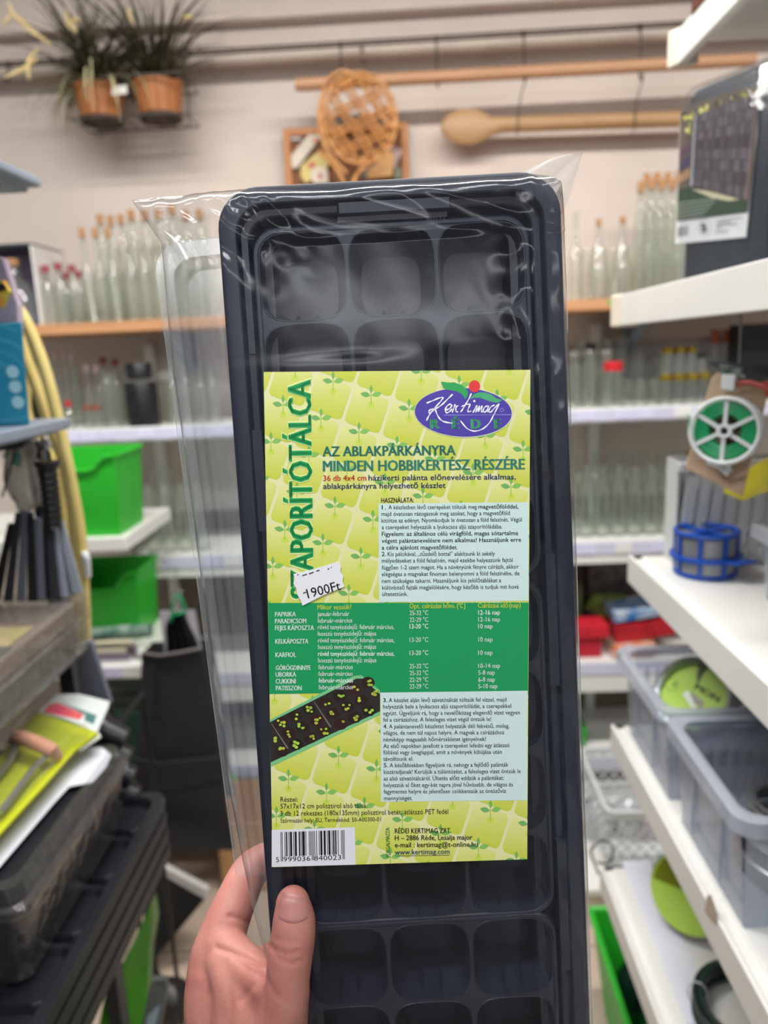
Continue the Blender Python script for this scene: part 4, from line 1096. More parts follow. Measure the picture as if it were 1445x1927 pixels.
def row(kind, xs, py, Y, z, label, group, s=(1.0, 1.0), js=.03):
    n = len(xs)
    for i, x in enumerate(sorted(xs)):
        o = 'leftmost' if i == 0 else ('rightmost' if i == n - 1 else ORD[i] + ' from left')
        put(kind, x, py, Y, z, label + ', ' + o if n > 1 else label, group, (s[0], s[0], s[1] * random.uniform(1 - js, 1 + js)))
# upper wooden shelf, left of the tray
row('redcap', [98, 122, 147], 602, 2.27, ZW, 'short red-capped bottle at the left end of the wooden shelf', 'short red-capped bottles', (.78, 1))
row('redcap', [110, 134, 158], 602, 2.40, ZW, 'short red-capped bottle in the rear row of the wooden shelf', 'rear short bottles', (.78, .95))
row('cork', [174, 198, 222], 602, 2.28, ZW, 'corked bottle of the lower stepped row left of the tray', 'stepped corked bottles left of the tray', (.6, .93), .01)
row('slimcork', [210, 229, 248], 602, 2.36, ZW, 'taller corked bottle behind the stepped row left of the tray', 'taller corked bottles left of the tray', (.62, .98), .01)
row('plain', [256, 281, 306, 331, 356, 381, 404], 604, 2.29, ZW, 'open bottle seen through the bag on the wooden shelf', 'tall bottles seen through the bag', (.6, 1.12))
row('slimcork', [268, 293, 318, 343, 368, 393], 604, 2.42, ZW, 'corked bottle in the rear row seen through the bag', 'rear bottles seen through the bag', (.7, 1.04))
row('vase', [180, 226], 602, 2.46, ZW, 'glass cylinder at the back of the wooden shelf left of the tray', 'glass cylinders left of the tray', (.9, .9))
# upper wooden shelf, right of the tray
row('plain', [1082], 573, 2.27, ZW, 'tall slim open bottle standing alone just right of the tray', 'lone slim bottle', (.6, .98))
row('flask', [1124, 1168], 573, 2.28, ZW, 'round-bellied stoppered flask on the wooden shelf', 'round flasks right of the tray', (.55, 1.0))
row('vase', [1104, 1150, 1186], 573, 2.44, ZW, 'plain glass cylinder behind the round flasks', 'cylinders behind the flasks', (.7, 1.0))
row('slimcork', [1200, 1219, 1238, 1257, 1276], 573, 2.27, ZW, 'slim corked bottle in the tight row by the fence roll', 'slim corked bottles by the fence roll', (.62, .98), .02)
row('slimcork', [1210, 1229, 1248, 1268], 573, 2.36, ZW, 'slim corked bottle in the rear row by the fence roll', 'rear slim corked bottles', (.62, 1.08), .02)
row('bigjar', [1222, 1272], 573, 2.47, ZW, 'wide jar at the back behind the corked bottles', 'wide jars behind corked bottles', (.6, .8))
# second shelf, left
row('cap', [88, 106, 121, 137, 152], 800, 2.40, Z2, 'slim pink-capped bottle in the rear row under the plank', 'slim pink-capped bottles', (.54, 1))
row('cap', [176, 194], 800, 2.36, Z2, 'shorter pale-capped bottle in the middle of the second shelf', 'shorter pale-capped bottles', (.6, .8))
row('redcap', [208, 230], 800, 2.42, Z2, 'reddish-capped bottle behind the big jar', 'stoppered bottles behind the big jar', (.75, 1.2))
row('bigjar', [216], 800, 2.29, Z2, 'big clear open jar left of the black bottle on the second shelf', 'big jar', (.5, .74))
row('brightcap', [134], 806, 2.235, Z2, 'tiny clear bottle with a bright red cap at the front of the second shelf', 'tiny red-capped bottle', (.7, .75))
row('jar_copper', [168, 186], 806, 2.25, Z2, 'small reddish-lidded jar at the front of the second shelf', 'small reddish-lidded jars', (.42, .75))
row('milk', [150, 248], 800, 2.47, Z2, 'plain clear bottle at the back of the second shelf', 'plain bottles at the back of the second shelf', (.66, .8))
row('milk', [330, 356, 382, 406], 798, 2.30, Z2, 'milk bottle on the second shelf seen through the bag', 'milk bottles seen through the bag', (.55, .8))
row('jar_white', [322], 800, 2.40, Z2, 'jar with a pale lid right behind the black bottle', 'pale-lidded jar', (.8, 1.7))
bkb = thing('bottle', 'opaque black square-shouldered bottle with a big black cap on the second shelf', 'bottle', (P(272, 795, 2.255).x, 2.255, Z2 + .0008))
part('body', MB().lathe([(.044, 0), (.047, .004), (.049, .125), (.046, .132), (.02, .135)], 20, None, True, True), M_BLACK, bkb, local=True, smooth=True)
part('neck', MB().lathe([(.038, .133), (.038, .142)], 20), M_GLASS, bkb, local=True)
part('cap', MB().lathe([(.036, .142), (.038, .144), (.038, .186), (.036, .189)], 20, None, True, True), M_BLACK, bkb, local=True, smooth=True)
# second shelf, right
row('clip', [1078, 1108, 1138], 765, 2.29, Z2, 'clip-top jar on the second shelf beside the tray', 'clip-top jars beside the tray', (.58, 1.25))
row('clip', [1092, 1140, 1166], 765, 2.42, Z2, 'clip-top jar in the rear row beside the tray', 'rear clip-top jars', (.58, 1.5))
row('jar_black', [1110], 765, 2.42, Z2, 'tall glass jar with a flat black lid close to the tray', 'flat black-lidded jar', (.6, 2.05), 0)
row('jar_red', [1152], 765, 2.235, Z2, 'glass jar with a bright red lid on the second shelf', 'red-lidded jar', (.92, 1.45), 0)
row('bigjar', [1196, 1244], 765, 2.47, Z2, 'wide jar at the back of the second shelf, right part', 'wide jars on the second shelf', (.55, .72))
row('jar', [1180, 1204, 1228], 767, 2.25, Z2, 'small open jar at the front of the second shelf', 'small open jars on the second shelf', (.58, .9))
row('jar_gold', [1250, 1274, 1298, 1322], 768, 2.24, Z2, 'gold-lidded jar in the front tier of the second shelf', 'gold-lidded jars, front tier', (.58, .98), .005)
ris = thing('riser', 'clear acrylic riser carrying the rear gold-lidded jars', 'riser', (P(1282, 765, 2.33).x, 2.33, Z2))
rxa, rxb = P(1236, 765, 2.33).x, P(1330, 765, 2.33).x
part('top_plate', MB().box(rxa, rxb, 2.295, 2.365, Z2 + .072, Z2 + .075), M_GLASS, ris); part('side_plate', MB().box(rxa, rxa + .003, 2.295, 2.365, Z2 + .0005, Z2 + .072), M_GLASS, ris); part('side_plate', MB().box(rxb - .003, rxb, 2.295, 2.365, Z2 + .0005, Z2 + .072), M_GLASS, ris)
row('jar_gold', [1252, 1274, 1296], 765, 2.33, Z2 + .0752, 'gold-lidded jar in the rear raised tier of the second shelf', 'gold-lidded jars, rear tier', (.56, .98), .005)
row('jar_black', [1316], 765, 2.33, Z2 + .0752, 'black-lidded jar at the end of the raised gold-lidded tier', 'black-lidded jar', (.56, .75), 0)
row('jar_copper', [1340, 1362], 765, 2.46, Z2, 'copper-lidded tall jar at the right end', 'copper-lidded jars', (.5, 2.3), .005)
single('black_box', MB().box(P(1372, 690, 2.40).x, P(1432, 690, 2.40).x, 2.32, 2.42, Z2 + .0005, Z2 + .225), M_BLACK, 'tall black box at the right end of the second shelf', 'box', bevel=.003)
# third shelf, right and left
row('milk', [1072, 1102, 1132, 1162, 1192, 1222, 1252, 1282, 1312], 1015, 2.28, Z3, 'clear bottle in the front row of the third shelf', 'clear bottles on the third shelf', (.64, .96))
row('milk', [1087, 1117, 1147, 1177, 1207, 1237, 1267], 1012, 2.40, Z3, 'clear bottle in the rear row of the third shelf', 'rear clear bottles on the third shelf', (.64, 1.08))
row('jar_gold', [1296, 1324], 1012, 2.46, Z3, 'tall gold-lidded jar at the back of the third shelf', 'gold-lidded jars on the third shelf', (.68, 2.5), .01)
row('milk', [262, 292, 322, 352, 382], 1050, 2.27, Z3, 'clear bottle beside the upper green bin', 'clear bottles beside the green bin', (.62, .95))
row('milk', [276, 306, 336, 366], 1048, 2.40, Z3, 'clear bottle in the rear row beside the green bin', 'rear clear bottles beside the green bin', (.62, 1.1))
# lilac gift box with a decanter at the left end of the wooden shelf
fb = thing('gift_box', 'white-edged lilac display box at the left end of the wooden shelf', 'box', (P(20, 600, 2.3).x, 2.30, ZW))
M_LIL = pm('lilac_card', (158, 148, 172), .6, var=.05); xa_, xb_ = P(-60, 560, 2.24).x, P(73, 560, 2.24).x; zt2 = P(30, 462, 2.24).z
part('back_panel', MB().box(xa_, xb_, 2.44, 2.445, ZW, zt2), M_LIL, fb)
part('side_panel', MB().box(xb_ - .006, xb_, 2.24, 2.44, ZW, zt2), M_WCAP, fb); part('side_panel', MB().box(xa_, xa_ + .006, 2.24, 2.44, ZW, zt2), M_WCAP, fb)
part('top_panel', MB().box(xa_, xb_, 2.24, 2.44, zt2, zt2 + .006), M_DGREY, fb); part('bottom_panel', MB().box(xa_ + .006, xb_ - .006, 2.24, 2.44, ZW, ZW + .003), M_LIL, fb)
put('decanter', 40, 602, 2.29, ZW + .004, 'squat clear decanter with cork inside the lilac display box', 'decanter in the box', .98)
# ------------------------------------------------------------------ goods on the right-hand shelves
S = [z - .003 for z in RT]            # shelf surfaces
PRT = printmat('package_ink', .4)
# rolled screening in a printed wrapper (second shelf)
A_, B_ = V((.400, 1.145, S[1])), V((.4705, 1.0217, S[1])); uD = (B_ - A_); uL = uD.length; uD.normalize(); vD = V((-uD.y, uD.x, 0)) * 1.0
if vD.x < 0: vD = -vD
RH = .268
def roll_loops(mb, inset, z0, z1, bulge=0.0):
    lp = []
    for f, z in ((.0, z0), (.0, z0 + .01), (bulge, (z0 + z1) / 2), (0, z1 - .012), (-.004, z1 - .004), (-.012, z1)):
        pts = rrect(uL / 2 - inset + f, .045 - inset + f, .012, 0, 0, 0, 6)
        c = (A_ + B_) / 2 + vD * .045
        lp.append([V((c.x, c.y, 0)) + uD * p.x + vD * p.y + V((0, 0, z)) for p in pts])
    mb.loops(lp, True, True); return mb
fr_ = thing('fence_roll', 'wrapped dark roll of fence screening with a printed insert on the second shelf', 'fence roll', (A_ + B_) / 2)
part('roll', roll_loops(MB(), .002, S[1], S[1] + RH), pm('slate_screening', (26, 31, 40), .55, var=.15, stretch=(1, 1, .05), scale=120), fr_, smooth=True)
part('wrap_film', roll_loops(MB(), -.0042, S[1] + .0005, S[1] + RH + .004), film('shrink_wrap', (248, 250, 252), (225, 230, 235), .015, (220, 225, 235), .08, 1.0, .5, 40, .003), fr_, smooth=True)
def FP(off): # point of a pixel ray on the roll's flat side
    o = A_ - vD * off
    def f(x, y):
        r = ray(x, y); t = (o - EYE).dot(vD) / r.dot(vD); return EYE + r * t
    return f
fp1, fp2, fp3 = FP(.0006), FP(.0012), FP(.0018)
mb = MB()
def fpoly(pts, c, f=fp2): ink(mb, [f(x, y) for x, y in pts], c)
def Zr(x, y): return (1260 + x * .23877, 100 + y * .23877)
fpoly([Zr(*p) for p in ((82, 470), (150, 420), (360, 335), (560, 275), (712, 250), (690, 640), (602, 1450), (44, 1504))], (206, 206, 204), fp1)
fpoly([Zr(*p) for p in ((84, 470), (150, 420), (360, 335), (560, 275), (712, 252), (660, 900), (616, 1255), (56, 1326))], (96, 84, 74))
fpoly([Zr(*p) for p in ((64, 1080), (170, 1050), (590, 1165), (622, 1180), (614, 1250), (56, 1322))], (48, 66, 44), FP(.0014))
fpoly([Zr(*p) for p in ((170, 1070), (330, 1090), (560, 1150), (470, 1165), (330, 1140))], (196, 186, 150), FP(.0015))
rng = random.Random(4)
for i in range(70):
    x = rng.uniform(100, 700); y = rng.uniform(0, 1) * 130 + 470 - (x - 84) * .33
    if x < 200: y = rng.uniform(440, 720)
    r = rng.uniform(8, 20); c = rng.choice(((196, 190, 80), (150, 146, 66), (90, 84, 50), (60, 50, 42), (214, 206, 128)))
    fpoly([Zr(x + r * math.cos(t), y + r * math.sin(t)) for t in (0, 1, 2, 3, 4.1, 5.2)], c, FP(.0016 + i * .000006))
for q, c in (((82, 760), (90, 64, 84)), ((80, 860), (66, 60, 84)), ((74, 960), (160, 120, 88))):
    fpoly([Zr(q[0], q[1]), Zr(160, q[1] - 60), Zr(160, q[1] + 20), Zr(q[0] - 4, q[1] + 70)], c, FP(.00175))
fpoly([Zr(*p) for p in ((200, 488), (690, 316), (605, 1162), (168, 1048))], (72, 60, 62), FP(.0022))
for i in range(22):          # slats of the pictured fence
    t0 = .03 + i * .044; 
    for j in range(8):
        if rng.random() < .12: continue
        s0, s1 = j / 8 + .006, (j + 1) / 8 - .012
        def bil(t, s): 
            tx, ty = 200 + (690 - 200) * t, 488 + (316 - 488) * t; bx, by = 168 + (605 - 168) * t, 1048 + (1162 - 1048) * t
            return Zr(tx + (bx - tx) * s, ty + (by - ty) * s)
        g = rng.choice((96, 108, 124, 84)) - (30 if j in (3, 6) else 0)
        fpoly([bil(t0, s0), bil(t0 + .022, s0), bil(t0 + .022, s1), bil(t0, s1)], (g, g - 8, g - 4), FP(.0024))
fpoly([Zr(198, 482), Zr(206, 484), Zr(176, 1050), Zr(164, 1050)], (176, 178, 184), FP(.0026))
fpoly([Zr(684, 316), Zr(698, 314), Zr(612, 1168), Zr(596, 1164)], (120, 96, 88), FP(.0026))
for i in range(5): fpoly([Zr(60, 1180 + i * 32), Zr(380 - i * 25, 1140 + i * 30), Zr(380 - i * 25, 1148 + i * 30), Zr(60, 1190 + i * 32)], (150, 160, 146), FP(.0026))
# white strip with bar code, round B mark and address lines
for i in range(16):
    if rng.random() < .7: fpoly([Zr(66 + i * 5, 1370 - i), Zr(69 + i * 5, 1370 - i), Zr(66 + i * 5, 1450 - i), Zr(63 + i * 5, 1450 - i)], (90, 90, 92))
for k in range(24):
    t, t2 = k * .2618, (k + .55) * .2618
    fpoly([Zr(274 + 48 * math.cos(t), 1370 + 58 * math.sin(t)), Zr(274 + 53 * math.cos(t), 1370 + 64 * math.sin(t)), Zr(274 + 53 * math.cos(t2), 1370 + 64 * math.sin(t2)), Zr(274 + 48 * math.cos(t2), 1370 + 58 * math.sin(t2))], (140, 140, 140))
fpl = lambda x, y: fp3(x, y)
for t, x0, y0, x1, y1, c in (('B', 254, 1408, 296, 1402, 66), ('bradas.pl', 362, 1420, 456, 1406, 20)):
    text_into(mb, t, Zr(x0, y0), Zr(x1, y1), c * .23877, fpl, (70, 70, 74) if t != 'B' else (40, 40, 42), .02 if t == 'B' else 0)
for x0, y0, x1, y1 in ((372, 1326, 574, 1300), (370, 1346, 490, 1332), (368, 1366, 546, 1346), (366, 1384, 420, 1378)):
    for k in range(int((x1 - x0) / 14)):      # small print, too fine to read
        a, b = k * 14 / (x1 - x0), (k * 14 + 10) / (x1 - x0)
        fpoly([Zr(x0 + (x1 - x0) * a, y0 + (y1 - y0) * a - 9), Zr(x0 + (x1 - x0) * b, y0 + (y1 - y0) * b - 9), Zr(x0 + (x1 - x0) * b, y0 + (y1 - y0) * b), Zr(x0 + (x1 - x0) * a, y0 + (y1 - y0) * a)], (128, 128, 132), fp3)
part('printed_insert', mb, PRT, fr_, fixn=False)
# neighbour parcel
w0, w1 = V((.462, .955, S[1])), V((.525, .78, S[1]))
pk = thing('wrapped_parcel', 'glittery clear-wrapped green parcel cut by the right picture edge', 'parcel', (w0 + w1) / 2)
d = (w1 - w0); n_ = V((-d.y, d.x, 0)).normalized()
if n_.x < 0: n_ = -n_
part('content', MB().slab([w0 + n_ * .006, w1 + n_ * .006, w1 + n_ * .1, w0 + n_ * .1], (0, 0, .24)), pm('green_content', (58, 82, 66), .6, rgb2=(120, 122, 112), scale=60), pk, .01)
part('wrap_film', MB().slab([w0, w1, w1 + n_ * .106, w0 + n_ * .106], (0, 0, .262)), film('shiny_wrap', (240, 242, 244), (215, 218, 220), .12, (215, 215, 215), .1, .5, .8, 140, .002), pk, .012)
part('tag', MB().slab([w0 - n_ * .001 + d * .05 + V((0, 0, .03)), w0 - n_ * .001 + d * .4 + V((0, 0, .03)), w0 - n_ * .001 + d * .4 + V((0, 0, .1)), w0 - n_ * .001 + d * .05 + V((0, 0, .1))], n_ * .0008), pm('card_white', (222, 218, 212), .5), pk)
# brown box on the top shelf
q = P(1299, 40, 1.17)
bx = thing('box', 'brown cardboard box with a red print on the top right shelf', 'box', (q.x + .07, 1.1, S[0]))
part('carton', MB().box(q.x, q.x + .16, 1.02, 1.17, S[0], S[0] + .2), pm('brown_carton', (92, 50, 34), .6, var=.15, scale=6), bx, .002)
part('print', MB().box(q.x + .03, q.x + .06, 1.0192, 1.0198, S[0] + .06, S[0] + .09), pm('ink_red', (200, 50, 50), .5), bx)
part('print', MB().box(q.x - .0008, q.x - .0002, 1.05, 1.10, S[0] + .05, S[0] + .12), pm('ink_gold', (180, 150, 70), .5), bx)

# ---- green twist-tie wire on a card, hanging below the second shelf
M_TWINE = pm('green_wire', (8, 134, 78), .35, rgb2=(30, 160, 100), scale=8, stretch=(200, 200, 200)); M_SPW = pm('spool_white', (206, 210, 210), .45, var=.03); M_CARD = pm('brown_backing_card', (170, 142, 118), .6, rgb2=(186, 160, 134), scale=12)
nrm = V((-.56, -.82, .06)).normalized(); cS = P(1366, 810, .885)
ex = nrm.cross(V((0, 0, 1))).normalized(); ey = ex.cross(nrm).normalized()
if ex.x < 0: ex = -ex
if ey.z < 0: ey = -ey
tw = thing('wire_spool', 'white spool of green garden wire on a brown card hanging from the second shelf', 'wire spool', cS)
def on(px, py, o):          # a pixel ray onto the plane parallel to the card, o metres in front of the spool centre
    r = ray(px, py); c = cS + nrm * o; t = (c - EYE).dot(nrm) / r.dot(nrm); return EYE + r * t
part('card', MB().slab([on(*p, -.016) for p in ((1338, 712), (1352, 700), (1444, 735), (1440, 760), (1396, 934), (1288, 882))], -nrm * .004), M_CARD, tw, .0015)
rS = .0375
def ring(o, r, tr, n=36): return MB().tube([cS + nrm * o + ex * (r * math.cos(t)) + ey * (r * math.sin(t)) for t in [2 * math.pi * i / n for i in range(n)]], tr, 8, closed=True)
for o in (.0105, -.0105): part('spool_flange', ring(o, rS, .0026), M_SPW, tw, smooth=True)
for i in range(6):
    t = .5 + i * math.pi / 3; dv = ex * math.cos(t) + ey * math.sin(t); pv = -ex * math.sin(t) + ey * math.cos(t)
    for o in (.0105,):
        c0 = cS + nrm * o
        part('spoke', MB().slab([c0 + dv * .008 - pv * .0022, c0 + dv * .036 - pv * .0022, c0 + dv * .036 + pv * .0022, c0 + dv * .008 + pv * .0022], -nrm * .002), M_SPW, tw)
    c1 = cS + dv * rS
    part('cross_bar', MB().slab([c1 - nrm * .011 - pv * .0045, c1 + nrm * .011 - pv * .0045, c1 + nrm * .011 + pv * .0045, c1 - nrm * .011 + pv * .0045], -dv * .002), M_SPW, tw)
Mx = Matrix((ex, ey, nrm)).transposed().to_4x4(); Mx.translation = cS
part('hub', MB().lathe([(.0045, -.012), (.0085, -.012), (.0085, .012), (.0045, .012), (.0045, -.012)], 18, Mx), M_SPW, tw, smooth=True)
wc = MB()
for k in range(9):
    for l in range(3): wc.v, wc.f = wc.v, wc.f; rr_ = .0195 + k * .0017; o = -.0065 + l * .0062 + (.0008 if k % 2 else -.0008); t_ = ring(o, rr_, .0021, 28); wc.add(t_.v, t_.f)
part('wire_coil', wc, M_TWINE, tw, smooth=True)
mb = MB(); rg = random.Random(2)
mb.tube([cS + ex * (-.037 - .004 * abs(math.sin(i))) + ey * (.004 + i * .0018) + nrm * (.012 + .004 * math.cos(i * 1.7)) for i in range(9)], .0007, 5)
part('loose_end', mb, M_TWINE, tw)
part('clip', MB().slab([on(*p, .004) for p in ((1358, 704), (1384, 706), (1380, 736), (1356, 732))], -nrm * .012), M_SPW, tw, .001)
part('cutter', MB().slab([on(*p, .0) for p in ((1330, 862), (1372, 872), (1376, 888), (1366, 896), (1352, 884), (1328, 874))], -nrm * .01), M_SPW, tw, .001)
part('header_tag', MB().slab([on(*p, -.012) for p in ((1354, 684), (1402, 694), (1402, 712), (1356, 704))], -nrm * .003), pm('header_dark_green', (40, 62, 52), .5, rgb2=(170, 176, 170), scale=90), tw)
part('red_arm', MB().tube([on(1386, 722, -.005), on(1410, 720, -.004), on(1432, 726, -.002), on(1450, 734, 0)], .0032, 8), pm('red_plastic', (176, 62, 54), .4), tw, smooth=True)
part('red_arm_end', MB().slab([on(*p, .002) for p in ((1434, 718), (1456, 716), (1456, 750), (1438, 744))], -nrm * .006), pm('red_plastic', (176, 62, 54), .4), tw, .002)
part('hanger_bar', MB().slab([on(*p, -.02) for p in ((1322, 676), (1445, 690), (1470, 710), (1445, 712), (1340, 690))], -nrm * .01), M_DGREY, tw, .001)
part('hanger_wire', MB().tube([on(1390, 690, -.025), on(1392, 640, -.025), V((on(1392, 640, -.025).x, on(1392, 640, -.025).y, RS[1][1] + .026))], .0016, 6), M_STEEL, tw)

# ---- third shelf: white slotted basket, yellow packet, blue spool, clear box with pink goods
wb = thing('slotted_basket', 'white slotted plastic basket behind the blue wire spool', 'basket', (.5, 1.17, S[2]))
zt3 = P(1290, 868, 1.16).z; xa3 = P(1276, 985, 1.15).x; n3 = 9; bw = .2
for i in range(n3):
    x = xa3 + bw * i / n3; fl_ = .010 * (1 - i / n3)
    part('slat', MB().slab([(x + .003, 1.16, S[2] + .012), (x + bw / n3 - .002, 1.16, S[2] + .012), (x + bw / n3 - .002 + fl_, 1.15, zt3 - .012), (x + .003 + fl_, 1.15, zt3 - .012)], (0, .003, 0)), M_SPW, wb)
part('rim', MB().box(xa3 - .004, xa3 + bw + .01, 1.142, 1.158, zt3 - .014, zt3), M_SPW, wb, .002)
part('cross_band', MB().box(xa3, xa3 + bw, 1.158, 1.162, S[2] + .055, S[2] + .062), M_SPW, wb)
part('base', MB().box(xa3, xa3 + bw, 1.155, 1.21, S[2] + .0005, S[2] + .014), M_SPW, wb, .002)
part('back_wall', MB().box(xa3, xa3 + bw, 1.205, 1.21, S[2] + .01, zt3), M_SPW, wb); part('side_wall', MB().box(xa3 - .001, xa3 + .002, 1.158, 1.208, S[2] + .01, zt3), M_SPW, wb)
M_YEL = pm('yellow_card', (206, 196, 44), .45, rgb2=(180, 176, 70), scale=25)
single('seed_packet', MB().slab([P(x, y, yy) for x, y, yy in ((1362, 905, 1.02), (1362, 928, 1.02), (1398, 942, .99), (1445, 925, .95), (1450, 860, .95), (1412, 880, .98))], (.004, .008, 0)), M_YEL, 'yellow packet leaning behind the clear box and the hanging wire card', 'packet')
M_BLUE = pm('blue_plastic', (14, 74, 172), .35, var=.08); M_WIRE = pm('grey_wire_coil', (150, 152, 156), .35, metal=.35, var=.25, scale=2, stretch=(1, 1, 400))
cB = PZ(1322, 1066, S[2] + .001); cB = V((.447, 1.115, S[2] + .0008))
bs = thing('wire_spool', 'blue plastic spool of grey wire on the third shelf', 'wire spool', cB)
def hoop(r, z, tr): return MB().tube([cB + V((r * math.cos(t), r * math.sin(t), z)) for t in [2 * math.pi * i / 32 for i in range(32)]], tr, 8, closed=True)
part('ring', hoop(.043, .0035, .0035), M_BLUE, bs, smooth=True); part('ring', hoop(.045, .0665, .0035), M_BLUE, bs, smooth=True)
part('ring', MB().lathe([(.046, .026), (.053, .027), (.053, .0315), (.046, .033)], 32, Matrix.Translation(cB)), M_BLUE, bs, smooth=True)
for i in range(8):
    t = 2 * math.pi * i / 8 + .25; dv = V((math.cos(t), math.sin(t), 0)); pv = V((-math.sin(t), math.cos(t), 0))
    part('rib', MB().slab([cB + dv * .046 - pv * .003 + V((0, 0, .003)), cB + dv * .046 + pv * .003 + V((0, 0, .003)), cB + dv * .0475 + pv * .003 + V((0, 0, .067)), cB + dv * .0475 - pv * .003 + V((0, 0, .067))], -dv * .004), M_BLUE, bs)
for i in range(4):
    t = math.pi * i / 2 + .5; dv = V((math.cos(t), math.sin(t), 0)); pv = V((-math.sin(t), math.cos(t), 0))
    part('spoke', MB().slab([cB + dv * .006 - pv * .004 + V((0, 0, .064)), cB + dv * .044 - pv * .006 + V((0, 0, .064)), cB + dv * .044 + pv * .006 + V((0, 0, .064)), cB + dv * .006 + pv * .004 + V((0, 0, .064))], (0, 0, .003)), M_BLUE, bs)
part('hub', MB().lathe([(.004, .06), (.011, .06), (.012, .069), (.004, .0695)], 18, Matrix.Translation(cB)), M_BLUE, bs, smooth=True)
part('wire_coil', MB().lathe([(.02, .006), (.0425, .006)] + [(.0425 + (.0012 if i % 2 else 0), .007 + i * .0017) for i in range(32)] + [(.0425, .0615), (.016, .0625)], 30, Matrix.Translation(cB)), M_WIRE, bs, smooth=True, angle=80)
tb = cB + V((.012, -.051, .0295))
part('tab', MB().slab([tb + V((0, 0, -.002)), tb + V((.036, .012, -.002)), tb + V((.044, .0, -.002)), tb + V((.012, -.012, -.002))], (0, 0, .004)), M_BLUE, bs, .001)

M_BIN = film('frosted_clear_plastic', (232, 236, 242), (190, 200, 214), .30, (196, 206, 226), .12, 1.0, base=.03)
M_BIN2 = film('frosted_rim_plastic', (214, 220, 230), (184, 194, 210), .5, (208, 214, 226), .15, 1.0, base=.03)
M_BINW = film('frosted_near_wall', (226, 232, 240), (190, 200, 214), .42, (204, 208, 216), .15, .8, base=.02)
def slotted(p, u, v, nu, nv, skip):
    """thin wall from p along u and v, with real openings where skip(i, j)"""
    mb = MB(); u, v = V(u), V(v)
    for i in range(nu):
        for j in range(nv):
            if skip(i, j): continue
            mb.add([p + u * (i / nu) + v * (j / nv), p + u * ((i + 1) / nu) + v * (j / nv), p + u * ((i + 1) / nu) + v * ((j + 1) / nv), p + u * (i / nu) + v * ((j + 1) / nv)], [(0, 1, 2, 3)])
    return mb
def clear_bin(x0, x1, y0, y1, z, h, label, slots=True):
    b = thing('storage_bin', label, 'bin', ((x0 + x1) / 2, (y0 + y1) / 2, z))
    t = .012; z = z + .0008
    lo = [V((x0 + t, y0 + t, z)), V((x1 - t, y0 + t, z)), V((x1 - t, y1 - t, z)), V((x0 + t, y1 - t, z))]
    hi = [V((x0 + .004, y0 + .004, z + h)), V((x1 - .004, y0 + .004, z + h)), V((x1 - .004, y1 - .004, z + h)), V((x0 + .004, y1 - .004, z + h))]
    for i in range(4):
        a, b2, c, d = lo[i], lo[(i + 1) % 4], hi[(i + 1) % 4], hi[i]
        L = (b2 - a).length; nu = max(7, int(L / .009) | 1)
        w = slotted(a, b2 - a, d - a, nu, 9, (lambda i_, j_: slots and i_ % 2 == 1 and j_ in (2, 3, 5, 6)) if i in (1, 2) else (lambda i_, j_: False))
        part('wall', w, M_BIN if i in (1, 2) else M_BINW, b)
    part('floor_panel', MB().poly(lo), M_BIN, b)
    cx_, cy_ = (x0 + x1) / 2, (y0 + y1) / 2; hw, hh = (x1 - x0) / 2, (y1 - y0) / 2
    def lp(d, zz): return rrect(hw - d, hh - d, .025, zz, cx_, cy_, 6)
    part('rim', MB().loops([lp(.004, z + h), lp(-.002, z + h + .003), lp(-.012, z + h + .001), lp(-.014, z + h - .016), lp(-.012, z + h - .018)]), M_BIN2, b, smooth=True, angle=50)
    for s_ in (.3, .7):
        part('rib', MB().box(x0 + .0035, x0 + .0075, y0 + (y1 - y0) * s_ - .002, y0 + (y1 - y0) * s_ + .002, z + .02, z + h - .005), M_BIN2, b)
    return b
b3 = clear_bin(.470, .72, .50, 1.0, S[2], .105, 'clear box with pink goods at the right end of the third shelf', False)
single('pink_goods', MB().box(.492, .70, .52, .975, S[2] + .004, S[2] + .085), pm('pink_card', (226, 142, 130), .6, var=.06, scale=5), 'salmon pink pack inside the clear box on the third shelf', 'pack', bevel=.004)
single('seed_packet', MB().slab([(.50, .86, S[2] + .09), (.62, .86, S[2] + .09), (.62, .93, S[2] + .125), (.50, .93, S[2] + .125)], (0, .004, .006)), pm('olive_yellow_card', (176, 164, 70), .5, rgb2=(120, 116, 80), scale=30), 'olive yellow packet lying on the pink pack', 'packet')
